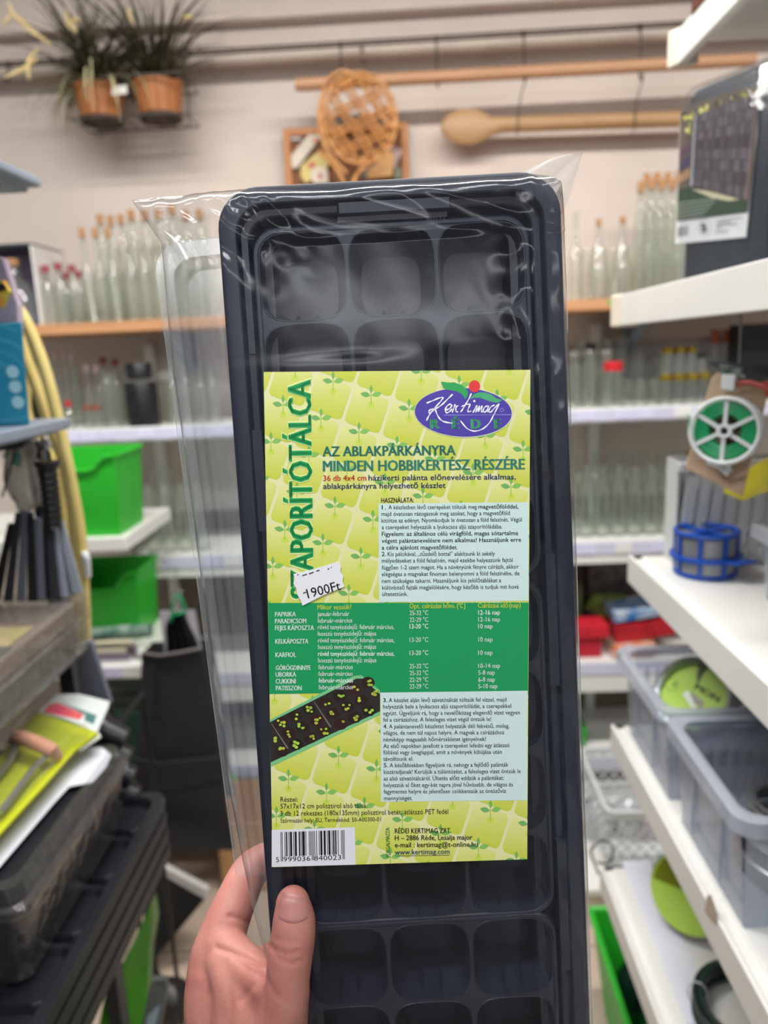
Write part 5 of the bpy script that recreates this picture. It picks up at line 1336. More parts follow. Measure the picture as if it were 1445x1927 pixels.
# ---- fourth shelf: two frosted bins with coils of wire
X4 = RS[3][0]
b1 = clear_bin(.352, .60, .985, 1.205, S[3], .15, 'frosted clear bin at the far end of the fourth shelf holding lime-labelled wire', True)
b2 = clear_bin(.352, .60, .735, .955, S[3], .15, 'frosted clear bin at the near end of the fourth shelf holding grey wire coils', True)
M_ALU = pm('aluminium_wire', (176, 180, 184), .28, metal=.9, var=.1, scale=30); M_LIME = pm('lime_print', (160, 196, 60), .4, rgb2=(182, 214, 96), scale=9); M_DKW = pm('dark_green_wire', (22, 44, 40), .3, var=.2)
def coil(c, n, r, tr, turns, mat, name, label, cat='wire coil', disc=None, seed=0, tie=True):
    n = V(n).normalized(); ax = n.cross(V((0, 0, 1))); ax = ax.normalized() if ax.length > .05 else V((1, 0, 0)); ay = n.cross(ax)
    t = thing(name, label, cat, c); rg = random.Random(seed)
    for k in range(turns):
        mb = MB(); ro = r + rg.uniform(-.45, .45) * tr * 2; o = (k - (turns - 1) / 2) * tr * 1.25
        mb.tube([V(c) + n * (o + .6 * tr * math.sin(a * 2 + k)) + ax * (ro * math.cos(a)) + ay * (ro * math.sin(a)) for a in [2 * math.pi * i / 36 for i in range(36)]], tr, 7, closed=True)
        part('winding', mb, mat, t, smooth=True)
    if tie:
        for a in (.6, 2.7): 
            cc = V(c) + ax * (r * math.cos(a)) + ay * (r * math.sin(a)); dv = (cc - V(c)).normalized()
            part('tie', MB().tube([cc + dv * (tr * 3) * math.cos(q) + n * (tr * turns * .75) * math.sin(q) for q in [i * math.pi / 5 for i in range(10)]], .0012, 5, closed=True), M_SPW, t)
    if disc:
        Md = Matrix((ax, ay, n)).transposed().to_4x4(); Md.translation = V(c) + n * disc[1]
        dsc = part('label_disc', MB().lathe([(.0, 0), (disc[0], 0), (disc[0], .0015), (0, .0015)], 32, Md), disc[2], t)
        return t, (V(c) + n * (disc[1] + .0019), ax, ay, n)
    return t
t1, (dc, dax, day, dn) = coil(P(1306, 1312, 1.07), (-.62, -.52, .58), .057, .0042, 5, M_ALU, 'wire_coil', 'aluminium wire coil with a lime label disc in the far frosted bin', disc=(.051, .001, M_LIME))
mb = MB()
def dpt(px, py, o=.0004):
    r = ray(px, py); t = (dc + dn * o - EYE).dot(dn) / r.dot(dn); return EYE + r * t
ink(mb, [dpt(*p) for p in ((1284, 1305), (1295, 1299), (1312, 1338), (1306, 1338))], (222, 226, 224)); ink(mb, [dpt(*p) for p in ((1297, 1298), (1326, 1322), (1318, 1334), (1306, 1322))], (150, 146, 138))
text_into(mb, 'MON', (1306, 1296), (1350, 1322), 12, lambda x, y: dpt(x, y), (34, 40, 20), .04)
for k in range(18):
    a, a2 = k * .349, (k + 1) * .349
    ink(mb, [dpt(1263 + 12 * math.cos(a), 1288 + 11 * math.sin(a)), dpt(1263 + 13 * math.cos(a), 1288 + 12 * math.sin(a)), dpt(1263 + 13 * math.cos(a2), 1288 + 12 * math.sin(a2)), dpt(1263 + 12 * math.cos(a2), 1288 + 11 * math.sin(a2))], (90, 120, 50))
ink(mb, [dpt(1264, 1287), dpt(1273, 1285), dpt(1273, 1288), dpt(1264, 1290)], (50, 70, 40))
part('print', mb, PRT, t1, fixn=False)
coil(P(1395, 1292, 1.05) + V((0, 0, 0)), (-.72, -.60, .34), .062, .0055, 6, pm('dull_steel', (140, 140, 130), .32, metal=.85, var=.15), 'wire_coil', 'thick dull steel wire coil behind the lime-labelled one', seed=3)
for k in range(3):
    coil((.47, .842, S[3] + .018 + k * .032), (0.05 * k, .04, 1), .064 - .004 * k, .0042, 4, M_ALU, 'wire_coil', ('lowest', 'middle', 'topmost')[k] + ' flat grey wire coil stacked in the near frosted bin', seed=k + 5, tie=False)
coil((.545, .86, S[3] + .112), (-.75, -.5, .3), .052, .0045, 4, M_DKW, 'wire_coil', 'dark wire coil standing upright in the near frosted bin', seed=9)
single('cardboard_piece', MB().slab([(.582, .77, S[3] + .05), (.582, .83, S[3] + .05), (.572, .83, S[3] + .15), (.572, .77, S[3] + .15)], (.004, 0, 0)), pm('kraft_card', (150, 128, 100), .7), 'brown cardboard piece at the back of the near frosted bin', 'cardboard')
# stain on the fourth lip
zf = [V((X4 - .0006, *PX(x, y, X4 - .0006).yz)) for x, y in ((1330, 1686), (1337, 1683), (1344, 1702), (1350, 1720), (1348, 1741), (1340, 1734), (1334, 1726), (1326, 1716))]
part('brown_stain', MB().slab(zf, (.0004, 0, 0)), pm('brown_stain', (172, 152, 130), .8, rgb2=(200, 190, 174), scale=120), ru)
# ---- fifth shelf: white sheet, lime disc coil, dark coil, ring hook
z5 = S[4] + .0006
single('paper_sheet', MB().slab([PZ(*p, z5) for p in ((1170, 1622), (1222, 1620), (1336, 1880), (1344, 1927), (1290, 1927))], (0, 0, .0012)), pm('bluish_white_sheet', (222, 224, 236), .5, var=.02), 'long bluish white sheet lying on the fifth shelf', 'paper')
cl5 = V((.435, 1.07, S[4] + .07)); t5 = coil(cl5, (-.55, -.62, .35), .062, .004, 4, M_ALU, 'wire_coil', 'grey wire coil with a big lime disc leaning on the fifth shelf', disc=(.063, .012, M_LIME), seed=12, tie=False)
q5, a5x, a5y, n5 = t5[1]
part('dark_print', MB().add([q5 + a5x * (.06 * math.cos(a)) + a5y * (.06 * math.sin(a)) for a in [math.pi * (1.02 + i * .09) for i in range(12)]], [tuple(range(12))]), pm('olive_print', (112, 122, 20), .4), t5[0])
coil(PZ(1420, 1905, z5 + .02), (0, 0, 1), .075, .0045, 6, M_DKW, 'wire_coil', 'glossy dark green wire coil lying on the fifth shelf', seed=15)
rh = P(1132, 1604, 1.235)
single('ring_hook', MB().tube([rh + V((.021 * math.cos(a), .004 * math.sin(a * 2), .024 * math.sin(a))) for a in [(-1.9 + i * .25) for i in range(21)]] + [rh + V((-.004, .004, -.05))], .0026, 8), pm('chrome', (190, 190, 188), .15, metal=1.0), 'chrome ring hook at the far end of the fifth shelf', 'hook', smooth=True)
# ---- beyond the right shelves: white mesh basket on the deep base shelf, green crate with bottles on the floor
zb5 = P(1150, 1612, 1.85).z
part('base_shelf', MB().box(.42, 1.4, 1.72, BF + .02, zb5 - .02, zb5), M_WHITE, bu, .002)
part('base_front', MB().box(.42, 1.4, 1.74, 1.755, 0, zb5 - .02), M_CREAM, bu)
mbk = thing('mesh_basket', 'white plastic basket with diamond mesh walls low at the back wall', 'basket', (.7, 1.95, zb5))
def lattice(p, u, v, nu, nv, th, nrm_):
    mb = MB(); u, v = V(u), V(v)
    for i in range(-nv, nu + 1):
        for sgn in (1, -1):
            t0, t1 = 0.0, 1.0
            # strips run diagonally; cut them to the wall
            a0 = i / nu if sgn > 0 else (i + nv) / nu; a1 = (i + nv) / nu if sgn > 0 else i / nu
            def cut(s): return a0 + (a1 - a0) * s
            ss = [s / 12 for s in range(13) if -1e-6 <= cut(s / 12) <= 1 + 1e-6]
            if len(ss) < 2: continue
            q0, q1 = p + u * cut(ss[0]) + v * ss[0], p + u * cut(ss[-1]) + v * ss[-1]
            d_ = (q1 - q0); w_ = d_.cross(V(nrm_)).normalized() * th
            mb.slab([q0 - w_, q1 - w_, q1 + w_, q0 + w_], V(nrm_) * .002)
    return mb
xb0, xb1 = .50, .98; yb0, yb1 = 1.80, 2.12; zr5 = P(1150, 1526, 1.80).z
hB = zr5 - zb5
for nm, p, u, nr in (('front', (xb0, yb0, zb5 + .01), (xb1 - xb0, 0, 0), (0, -1, 0)), ('back', (xb0, yb1, zb5 + .01), (xb1 - xb0, 0, 0), (0, 1, 0)), ('side', (xb0, yb0, zb5 + .01), (0, yb1 - yb0, 0), (-1, 0, 0)), ('side', (xb1, yb0, zb5 + .01), (0, yb1 - yb0, 0), (1, 0, 0))):
    part('mesh_wall', lattice(V(p), u, (0, 0, hB - .03), 14 if nm != 'side' else 9, 4, .0025, nr), M_SPW, mbk)
part('rim', MB().loops([rrect((xb1 - xb0) / 2 + d_, (yb1 - yb0) / 2 + d_, .03, z_, (xb0 + xb1) / 2, (yb0 + yb1) / 2, 5) for d_, z_ in ((.0, zr5 - .022), (.008, zr5 - .022), (.010, zr5), (.0, zr5), (0, zr5 - .022))]), M_SPW, mbk, smooth=True)
part('basket_floor', MB().box(xb0, xb1, yb0, yb1, zb5 + .001, zb5 + .008), M_SPW, mbk)
rb = random.Random(6)
for i, (px, py, lab) in enumerate(((1125, 1500, 'crumpled clear bag with a cork-brown tip in the mesh basket'), (1185, 1520, 'crumpled clear bag at the right inside the mesh basket'))):
    c = P(px, py, 1.95); mb = MB()
    prof_ = [(.0, 0), (.05, .006), (.06, .04), (.045, .08), (.02, .105), (.004, .115)]
    mb.lathe(prof_, 16, Matrix.Translation((c.x, 1.95, zb5 + .009)))
    for k, p in enumerate(mb.v): mb.v[k] = p + V((noise.noise(p * 40), noise.noise(p * 40 + V((9, 0, 0))), 0)) * .012
    single('plastic_pouch', mb, film('pouch_film', (240, 242, 244), (200, 204, 208), .25, (220, 220, 222), .1, 1.0, .6, 60), lab, 'pouch', smooth=True)
single('lilac_packet', MB().box(.62, .76, 1.9, 1.98, zb5 + .0095, zb5 + .07), pm('mauve_packet', (150, 128, 146), .6, rgb2=(196, 186, 190), scale=30), 'mauve packet lying inside the white mesh basket', 'packet')
def crate(x0, x1, y0, y1, z0, h, label, mat, taper=.02, dip=0.0, name='storage_crate', group=None, th=.004):
    b = thing(name, label, 'crate', ((x0 + x1) / 2, (y0 + y1) / 2, z0), group); z0 = z0 + .0008
    def wall(a, b_, dipw):
        # a, b_: bottom corners; walls flare outwards to the rim; front may dip in the middle
        mb = MB(); n = 12; top = []; bot = []
        for i in range(n + 1):
            t = i / n; q = a[0] + (b_[0] - a[0]) * t; r = a[1] + (b_[1] - a[1]) * t
            d = dipw * max(0, min(1, (t - .12) / .15, (.88 - t) / .15)) if dipw else 0
            bot.append(q); top.append(q + (r - q) * ((h - d) / h))
        inn = (V(((x0 + x1) / 2, (y0 + y1) / 2, 0)) - V((a[0].x + b_[0].x, a[0].y + b_[0].y, 0)) / 2).normalized() * th
        for i in range(n):
            mb.add([bot[i], bot[i + 1], top[i + 1], top[i], bot[i] + inn, bot[i + 1] + inn, top[i + 1] + inn, top[i] + inn], [(0, 1, 2, 3), (5, 4, 7, 6), (3, 2, 6, 7)])
        rim = MB().tube([p - inn * .8 + V((0, 0, 0)) for p in top], .0055, 6)
        return mb, rim
    cs = [(V((x0 + taper, y0 + taper, z0)), V((x0, y0, z0 + h))), (V((x1 - taper, y0 + taper, z0)), V((x1, y0, z0 + h))), (V((x1 - taper, y1 - taper, z0)), V((x1, y1, z0 + h))), (V((x0 + taper, y1 - taper, z0)), V((x0, y1, z0 + h)))]
    for i in range(4):
        w, rm_ = wall(cs[i], cs[(i + 1) % 4], dip if i == 0 else 0)
        wo = part('wall', w, mat, b); part('rim', rm_, mat, wo, smooth=True)
    part('crate_floor', MB().box(x0 + taper, x1 - taper, y0 + taper, y1 - taper, z0, z0 + th), mat, b)
    return b
M_GRN = pm('green_plastic', (42, 176, 44), .42, var=.06, scale=6)
gx = P(1112, 1712, 1.5)
crate(gx.x, gx.x + .3, 1.06, 1.5, 0.0, gx.z, 'green crate with bottles standing on the floor beyond the right shelves', M_GRN, .03)
for i, (dx, y) in enumerate(((.07, 1.16), (.10, 1.28), (.07, 1.40), (.17, 1.20), (.19, 1.34))):
    bt = thing('bottle', ('nearest', 'second nearest', 'third', 'inner near', 'inner far')[i] + ' teal glass bottle in the green floor crate', 'bottle', (gx.x + dx, y, .006))
    part('body', MB().lathe(prof_bottle(.27, .038, .014, .58), 16, None, True), film('teal_glass', (70, 120, 122), (20, 50, 54), .08, (90, 130, 130), .04, 1.2, base=.03), bt, local=True, smooth=True, angle=60)
    part('cap', MB().lathe([(.018, .262), (.018, .285)], 14, None, True, True), M_BLID, bt, local=True)
# ---- goods on the fourth back shelf, right of the tray
Z4 = BZ[4]
def blk(name, pts, Y, depth, rgb, label, cat, rgb2=None, rough=.5, floor=None, bev=.002):
    q = [P(x, y, Y) for x, y in pts]
    if floor is not None:
        dz = floor + .0008 - min(p.z for p in q); q = [p + V((0, 0, dz)) for p in q]
    return single(name, MB().slab(q, (0, depth, 0)), pm('goods_%d_%d_%d' % rgb, rgb, rough, rgb2=rgb2, var=.12, scale=25), label, cat, bevel=bev)
blk('red_box', [(1062, 1238), (1132, 1236), (1132, 1200), (1062, 1202)], 2.24, .1, (172, 24, 44), 'lower red box on the fourth back shelf right beside the tray', 'box', floor=Z4)
rbz = P(1100, 1200, 2.24).z
blk('red_box', [(1076, 1198), (1148, 1194), (1146, 1172), (1078, 1174)], 2.23, .1, (196, 30, 48), 'upper brighter red box with a pale dot beside the tray', 'box', floor=Z4 + (P(1100, 1201, 2.24).z - P(1100, 1237, 2.24).z) + .001)
blk('tool_pack', [(1150, 1248), (1230, 1240), (1236, 1222), (1160, 1228)], 2.22, .16, (206, 196, 190), 'white and orange flat pack at the front of the fourth back shelf', 'pack', (214, 120, 60), floor=Z4)
blk('tool_pack', [(1158, 1222), (1272, 1204), (1268, 1178), (1156, 1190)], 2.26, .18, (190, 40, 52), 'long red clear-wrapped pack across the fourth back shelf', 'pack', (150, 24, 36), .3, floor=Z4 + .034)
blk('tool_pack', [(1156, 1172), (1240, 1158), (1250, 1144), (1154, 1152)], 2.27, .14, (20, 104, 174), 'blue and white pack lying on top of the long red one', 'pack', (190, 200, 208), floor=Z4 + .10)
blk('tool_pack', [(1104, 1136), (1150, 1158), (1200, 1144), (1176, 1110), (1120, 1112)], 2.38, .03, (118, 148, 40), 'lime green round-topped pack standing behind the blue one', 'pack', (92, 84, 60), floor=Z4 + .115 - .05)
blk('tool_pack', [(1108, 1238), (1190, 1238), (1190, 1080), (1108, 1084)], 2.46, .03, (66, 62, 60), 'dark grey blister packs hung at the back of the fourth shelf', 'pack', (120, 112, 108), floor=Z4)
blk('tool_pack', [(1060, 1238), (1092, 1238), (1096, 1140), (1062, 1130)], 2.40, .06, (104, 96, 88), 'grey and green pack standing behind the red boxes', 'pack', (70, 130, 60), floor=Z4)
blk('carton', [(1096, 1238), (1150, 1238), (1150, 1068), (1096, 1070)], 2.50, .03, (84, 56, 42), 'brown carton at the very back under the third shelf', 'box', floor=Z4)
blk('tray_goods', [(1092, 1425), (1100, 1425), (1106, 1392), (1092, 1388)], 2.26, .1, (44, 150, 48), 'small green plastic item on the lowest back shelf beside the tray', 'plastic item', floor=BZ[5])
# ------------------------------------------------------------------ goods on and around the left shelves
def qp(*pts): return [P(x, y, Y) for x, y, Y in pts]
zl = LS[1].z + .016
tb_ = thing('product_box', 'teal blue product box with three pale round icons on the left shelf', 'box', P(10, 800, .99))
M_TEAL = pm('teal_print', (34, 126, 158), .4, rgb2=(44, 142, 172), scale=7)
xr0 = P(55, 794, .98).x; ztop = P(40, 606, .98).z; xr1 = P(41, 606, .98).x
part('carton', MB().slab([(-.72, .98, zl + .0008), (xr0, .98, zl + .0008), (xr1, .98, ztop), (-.72, .98, ztop - .01)], (-.045, .07, 0)), M_TEAL, tb_, .0015)
M_PALE_T = pm('pale_teal_ink', (158, 204, 214), .45, var=.04); M_MIDT = pm('mid_teal_ink', (60, 152, 180), .45)
for px, py in ((24, 700), (29, 728), (34, 757)):
    c = P(px, py, .9792); part('icon', MB().lathe([(.0082, 0), (.0082, .0005)], 24, Matrix.Translation(c) @ Matrix.Rotation(math.pi / 2, 4, 'X'), True, True), M_PALE_T, tb_)
for r_, w_ in ((60, 4), (82, 3), (104, 4), (128, 3)):
    pts = [P(-20 + r_ * math.cos(a), 740 + r_ * math.sin(a), .9794) for a in [-1.5 + i * .12 for i in range(14)]]
    pts = [p for p in pts if p.x < xr1 - .002 and p.z < ztop - .004 and p.z > zl + .01]
    if len(pts) > 2: part('swirl', MB().ribbon(pts, [V((0, 0, .0008 * w_))] * len(pts)), M_MIDT, tb_)
part('print_line', MB().slab([P(2, 790, .9794), P(50, 783, .9794), P(50, 788, .9794), P(2, 795, .9794)], (0, .0005, 0)), M_MIDT, tb_)
lbx = thing('product_box', 'pale lilac box standing behind the teal box', 'box', P(5, 600, 1.06))
q = qp((-40, 470, 1.07), (6, 486, 1.07), (34, 574, 1.07), (40, 800, 1.07), (-40, 800, 1.07)); q = [V((p.x, p.y, max(p.z, zl + .0008))) for p in q]
part('carton', MB().slab(q, (0, .015, 0)), pm('lilac_print', (186, 176, 190), .5, rgb2=(150, 128, 150), scale=12), lbx, .002)
yb = thing('seed_packet', 'yellow, black and orange packet at the left edge above the teal box', 'packet', P(0, 560, 1.0))
part('sheet', MB().slab(qp((-40, 530, 1.0), (4, 528, 1.0), (16, 548, 1.0), (2, 578, 1.0), (-40, 590, 1.0)), (0, .01, 0)), pm('yellow_green_ink', (176, 172, 60), .5, rgb2=(204, 120, 40), scale=40), yb)
part('print', MB().slab(qp((-40, 540, .999), (6, 532, .999), (14, 544, .999), (-40, 562, .999)), (0, .0006, 0)), pm('ink_black', (24, 22, 24), .5), yb)
part('stand', MB().slab(qp((-40, 590, 1.005), (-20, 584, 1.005), (-20, 800, 1.005), (-40, 800, 1.005)), (0, .004, 0)), pm('ink_black', (24, 22, 24), .5), yb)
# yellow garden hoops behind the shelf end
M_HOOPY = pm('yellow_cane', (206, 186, 112), .45, rgb2=(220, 202, 132), scale=10)
def sm(pts, k=5):
    q = [P(x, y, Y) for x, y, Y in pts]; out = []; n = len(q)
    for i in range(n - 1):
        a_, b_, c_, d_ = q[max(i - 1, 0)], q[i], q[i + 1], q[min(i + 2, n - 1)]
        for s in range(k):
            t = s / k; out.append(.5 * ((2 * b_) + (c_ - a_) * t + (2 * a_ - 5 * b_ + 4 * c_ - d_) * t * t + (3 * b_ - a_ - 3 * c_ + d_) * t ** 3))
    return out + [q[-1]]
YH = 1.17
h1 = thing('plant_hoop', 'outermost yellow plant hoop curving down past the left shelf end', 'hoop', P(165, 1110, YH))
part('cane', MB().tube(sm([(22, 566, YH), (48, 606, YH), (78, 678, YH), (102, 762, YH), (118, 832, YH), (136, 920, YH), (151, 1010, YH), (158, 1120, YH), (164, 1300, YH), (168, 1600, YH)]), .0098, 10), M_HOOPY, h1, smooth=True)
part('white_clip', MB().tube(sm([(158, 1040, YH - .009), (163, 1052, YH - .012), (165, 1085, YH - .01)]), .006, 8), M_SPW, h1, smooth=True)
h2 = thing('plant_hoop', 'middle yellow plant hoop crossing the outermost one below the shelf', 'hoop', P(130, 1000, YH + .03))
part('cane', MB().tube(sm([(34, 632, YH + .03), (52, 684, YH + .03), (76, 746, YH + .03), (94, 800, YH + .03), (112, 846, YH + .03), (126, 900, YH + .03), (140, 1000, YH + .03), (150, 1250, YH + .03), (152, 1600, YH + .03)]), .0094, 10), M_HOOPY, h2, smooth=True)
h3 = thing('plant_hoop', 'innermost yellow plant hoop partly hidden by the teal box', 'hoop', P(120, 1000, YH + .06))
part('cane', MB().tube(sm([(38, 668, YH + .06), (48, 726, YH + .06), (54, 790, YH + .06), (104, 880, YH + .06), (118, 960, YH + .06), (132, 1100, YH + .06), (140, 1600, YH + .06)]), .0085, 10), M_HOOPY, h3, smooth=True)
single('green_sleeve', MB().slab(qp((30, 592, YH + .08), (62, 660, YH + .08), (80, 760, YH + .08), (84, 800, YH + .08), (60, 800, YH + .08), (40, 680, YH + .08)), (0, .004, 0)), pm('dark_olive_sleeve', (66, 72, 50), .5), 'dark olive sleeve between the yellow hoops', 'sleeve')
# tool with a black ribbed grip and a fan of slats
ft = thing('fan_rake', 'folded fan rake with black ribbed grip hanging under the left shelf', 'rake', P(95, 1105, 1.02))
g0, g1 = P(88, 868, 1.02), P(101, 992, 1.02)
pts, rr_ = [], []
for i in range(41):
    pts.append(g0 + (g1 - g0) * (i / 40)); rr_.append(.0125 + (.0014 if i % 4 < 2 else 0) - .003 * (i / 40) * .5 + (.004 if i < 4 else 0))
part('grip', MB().tube(pts, rr_, 14), M_BLACK, ft, smooth=True)
part('hang_loop', MB().tube([P(70, 862, 1.02), P(75, 845, 1.02), P(84, 840, 1.02), P(92, 848, 1.02), P(94, 866, 1.02)], .0025, 6), M_BLACK, ft)
part('hang_wire', MB().tube([P(82, 842, 1.02), V((P(82, 842, 1.02).x, 1.02, LS[1].z - .004))], .002, 6), M_DGREY, ft)
part('lock_nut', MB().slab(qp((66, 876, 1.015), (84, 872, 1.015), (88, 894, 1.015), (70, 898, 1.015)), (0, .01, 0)), M_BLACK, ft, .002)
cols = [pm('slat_black', (24, 24, 28), .5), pm('slat_grey', (112, 118, 130), .45), pm('slat_dark', (52, 54, 62), .45), pm('slat_pale', (156, 164, 178), .4)]
tops = [(20, 985), (34, 965), (46, 960), (56, 965), (70, 975), (82, 985), (92, 990), (100, 990), (108, 985), (112, 980)]
bots = [(-10, 1120), (14, 1122), (38, 1122), (60, 1122), (76, 1122), (90, 1120), (104, 1116), (118, 1114), (132, 1110), (146, 1106)]
for i, (a, b) in enumerate(zip(tops, bots)):
    w0, w1 = 6, 9
    yy = 1.03 + (i % 3) * .006
    part('tine', MB().slab(qp((a[0] - w0, a[1], yy), (a[0] + w0, a[1], yy), (b[0] + w1, b[1] + 10, yy), (b[0] - w1, b[1] + 10, yy)), (0, .004, 0)), cols[(0, 2, 1, 0, 1, 0, 2, 3, 1, 3)[i]], ft, .001)
# crumpled clear bag hanging under the shelf
def crumple(name, pts_c, rx, ry, rz, label, cat, mat, seed, amp=.35):
    mb = MB(); c = pts_c; n, m = 26, 18; vs = []
    for j in range(m + 1):
        th = math.pi * j / m
        for i in range(n):
            ph_ = 2 * math.pi * i / n; d = V((math.sin(th) * math.cos(ph_), math.sin(th) * math.sin(ph_), math.cos(th)))
            k_ = 1 + amp * (noise.noise(d * 2.3 + V((seed, 0, 0))) + .6 * noise.noise(d * 6 + V((0, seed, 0))))
            vs.append(c + V((d.x * rx * k_, d.y * ry * k_, d.z * rz * k_)))
    mb.add(vs, [(j * n + i, j * n + (i + 1) % n, (j + 1) * n + (i + 1) % n, (j + 1) * n + i) for j in range(m) for i in range(n)])
    return single(name, mb, mat, label, cat, smooth=True, angle=180)
crumple('plastic_bag', P(44, 895, 1.06), .026, .02, .055, 'crumpled milky plastic bag hanging under the left shelf', 'bag', film('milky_bag', (225, 225, 220), (190, 190, 186), .45, (206, 204, 198), .2, 1.0, .7, 60), 3)
single('tag_card', MB().slab(qp((24, 848, 1.035), (40, 852, 1.035), (38, 878, 1.035), (22, 874, 1.035)), (0, .001, 0)), pm('aqua_tag', (120, 178, 170), .5), 'small aqua tag on the milky bag under the left shelf', 'tag')
single('bag_hook', MB().tube(qp((32, 832, 1.03), (22, 870, 1.03), (10, 915, 1.03), (4, 935, 1.03)), .0018, 6), M_DGREY, 'thin dark wire hook in front of the milky bag', 'hook')
# clear-wrapped packs on a lower shelf of the left unit
za1 = P(165, 1112, 1.07); zb1 = P(165, 1214, 1.07)
xR = za1.x
part('shelf', MB().box(-1.05, xR - .03, .2, L_END, zb1.z - .022, zb1.z - .004), M_DGREY, lu)
hz = za1.z - zb1.z
wp = thing('wrapped_pack', 'upper clear-wrapped tan pack with a yellow strip on the left shelf', 'pack', ((xR - .2), .8, zb1.z + hz * .5))
M_WRAP = film('crinkled_wrap', (246, 245, 242), (226, 224, 220), .14, (196, 193, 188), .1, .8, 1.0, 28, .006, base=.02)
part('insert', MB().box(-.98, xR - .016, .46, 1.055, zb1.z + hz * .52, zb1.z + hz * .84), pm('tan_insert', (118, 106, 96), .6, rgb2=(142, 126, 112), scale=10), wp, .003)
part('yellow_strip', MB().box(-.98, xR - .03, PZ(40, 1216, zb1.z + hz * .85).y, PZ(40, 1180, zb1.z + hz * .85).y, zb1.z + hz * .84, zb1.z + hz * .86), pm('yellow_strip', (214, 200, 130), .5), wp)
part('green_edge', MB().box(-.98, xR - .02, .455, PZ(40, 1217, zb1.z + hz * .85).y, zb1.z + hz * .5, zb1.z + hz * .87), pm('dark_green_tray', (26, 52, 44), .5), wp, .003)
part('wrap', MB().box(-1.0, xR, .45, 1.07, zb1.z + hz * .5, zb1.z + hz), M_WRAP, wp, .006)
wp2 = thing('wrapped_pack', 'lower clear-wrapped dark green and olive pack on the left shelf', 'pack', ((xR - .2), .8, zb1.z))
part('insert', MB().box(-.98, xR - .018, .46, 1.05, zb1.z + .004, zb1.z + hz * .42), pm('olive_insert', (62, 58, 46), .6, rgb2=(96, 92, 76), scale=14), wp2, .003)
part('pink_card', MB().box(-.9, xR - .05, .66, .70, zb1.z + hz * .42, zb1.z + hz * .45), pm('pinkish_card', (176, 150, 142), .6), wp2)
part('wrap', MB().box(-1.0, xR - .002, .45, 1.065, zb1.z, zb1.z + hz * .49), M_WRAP, wp2, .006)
single('grey_panel', MB().slab(qp((140, 1215, 1.11), (172, 1205, 1.11), (210, 1325, 1.11), (150, 1330, 1.11)), (0, .01, 0)), pm('grey_panel', (104, 108, 120), .45, rgb2=(132, 136, 148), scale=4), 'grey slanting plastic panel below the wrapped packs', 'panel', bevel=.003)
# support board for the tray stacks (dark, hardly seen)
ZT = P(315, 1490, 1.037).z
# lime carded tool lying on the wrapped black tray
z1 = 1.046
lt = thing('carded_tool', 'lime green carded tool pack with a copper handle lying on the black tray', 'tool pack', PZ(100, 1420, z1))
def zq(z, *pts): return [PZ(x, y, z) for x, y in pts]
M_LIMEC = pm('lime_card', (186, 196, 30), .4, rgb2=(204, 212, 50), scale=6)
part('card', MB().slab(zq(z1, (70, 1340), (184, 1378), (140, 1412), (84, 1476), (0, 1568), (-60, 1622), (-120, 1560)), (0, 0, -.003)), M_LIMEC, lt)
part('header', MB().slab(zq(z1 + .0004, (106, 1306), (150, 1306), (206, 1320), (204, 1328), (182, 1378), (120, 1352), (70, 1342)), (0, 0, -.003)), pm('header_white', (218, 226, 224), .4, var=.03), lt)
part('print', MB().slab(zq(z1 + .001, (92, 1326), (108, 1322), (158, 1344), (150, 1354), (82, 1340)), (0, 0, -.0004)), pm('coral_print', (226, 108, 92), .4, rgb2=(214, 70, 120), scale=30), lt)
part('print', MB().slab(zq(z1 + .001, (112, 1320), (182, 1346), (176, 1362), (160, 1356), (160, 1344)), (0, 0, -.0004)), pm('teal_header_print', (90, 150, 140), .4, rgb2=(60, 74, 90), scale=50), lt)
hs = [PZ(24, 1392, z1 + .006), PZ(30, 1386, z1 + .018), PZ(46, 1390, z1 + .024), PZ(78, 1402, z1 + .024), PZ(98, 1412, z1 + .022), PZ(108, 1424, z1 + .006)]
part('copper_handle', MB().tube(hs, [.007, .009, .0095, .0095, .009, .007], 10), pm('copper_sleeve', (196, 142, 118), .35, rgb2=(214, 164, 140), scale=30), lt, smooth=True)
part('steel_wire', MB().tube([PZ(36, 1396, z1 + .016), PZ(20, 1430, z1 + .014), PZ(-20, 1480, z1 + .01)], .004, 8), M_ALU, lt, smooth=True)
part('steel_wire', MB().tube([PZ(92, 1418, z1 + .016), PZ(60, 1450, z1 + .014), PZ(0, 1530, z1 + .01)], .004, 8), M_ALU, lt, smooth=True)
bl = MB(); gi = 10
cor = zq(z1 + .002, (60, 1352), (172, 1388), (134, 1410), (82, 1468), (0, 1556), (-60, 1540), (0, 1430))
bl.slab(cor, (0, 0, .02)); part('blister', bl, film('blister_film', (252, 253, 250), (240, 244, 236), .02, (240, 240, 230), .06, 1.0, .8, 45, .004, base=.02), lt, .006)
part('back_leaf', MB().slab(zq(z1 - .006, (150, 1412), (190, 1386), (184, 1374), (140, 1404)), (0, 0, -.002)), pm('pale_leaf', (216, 218, 206), .5), lt)
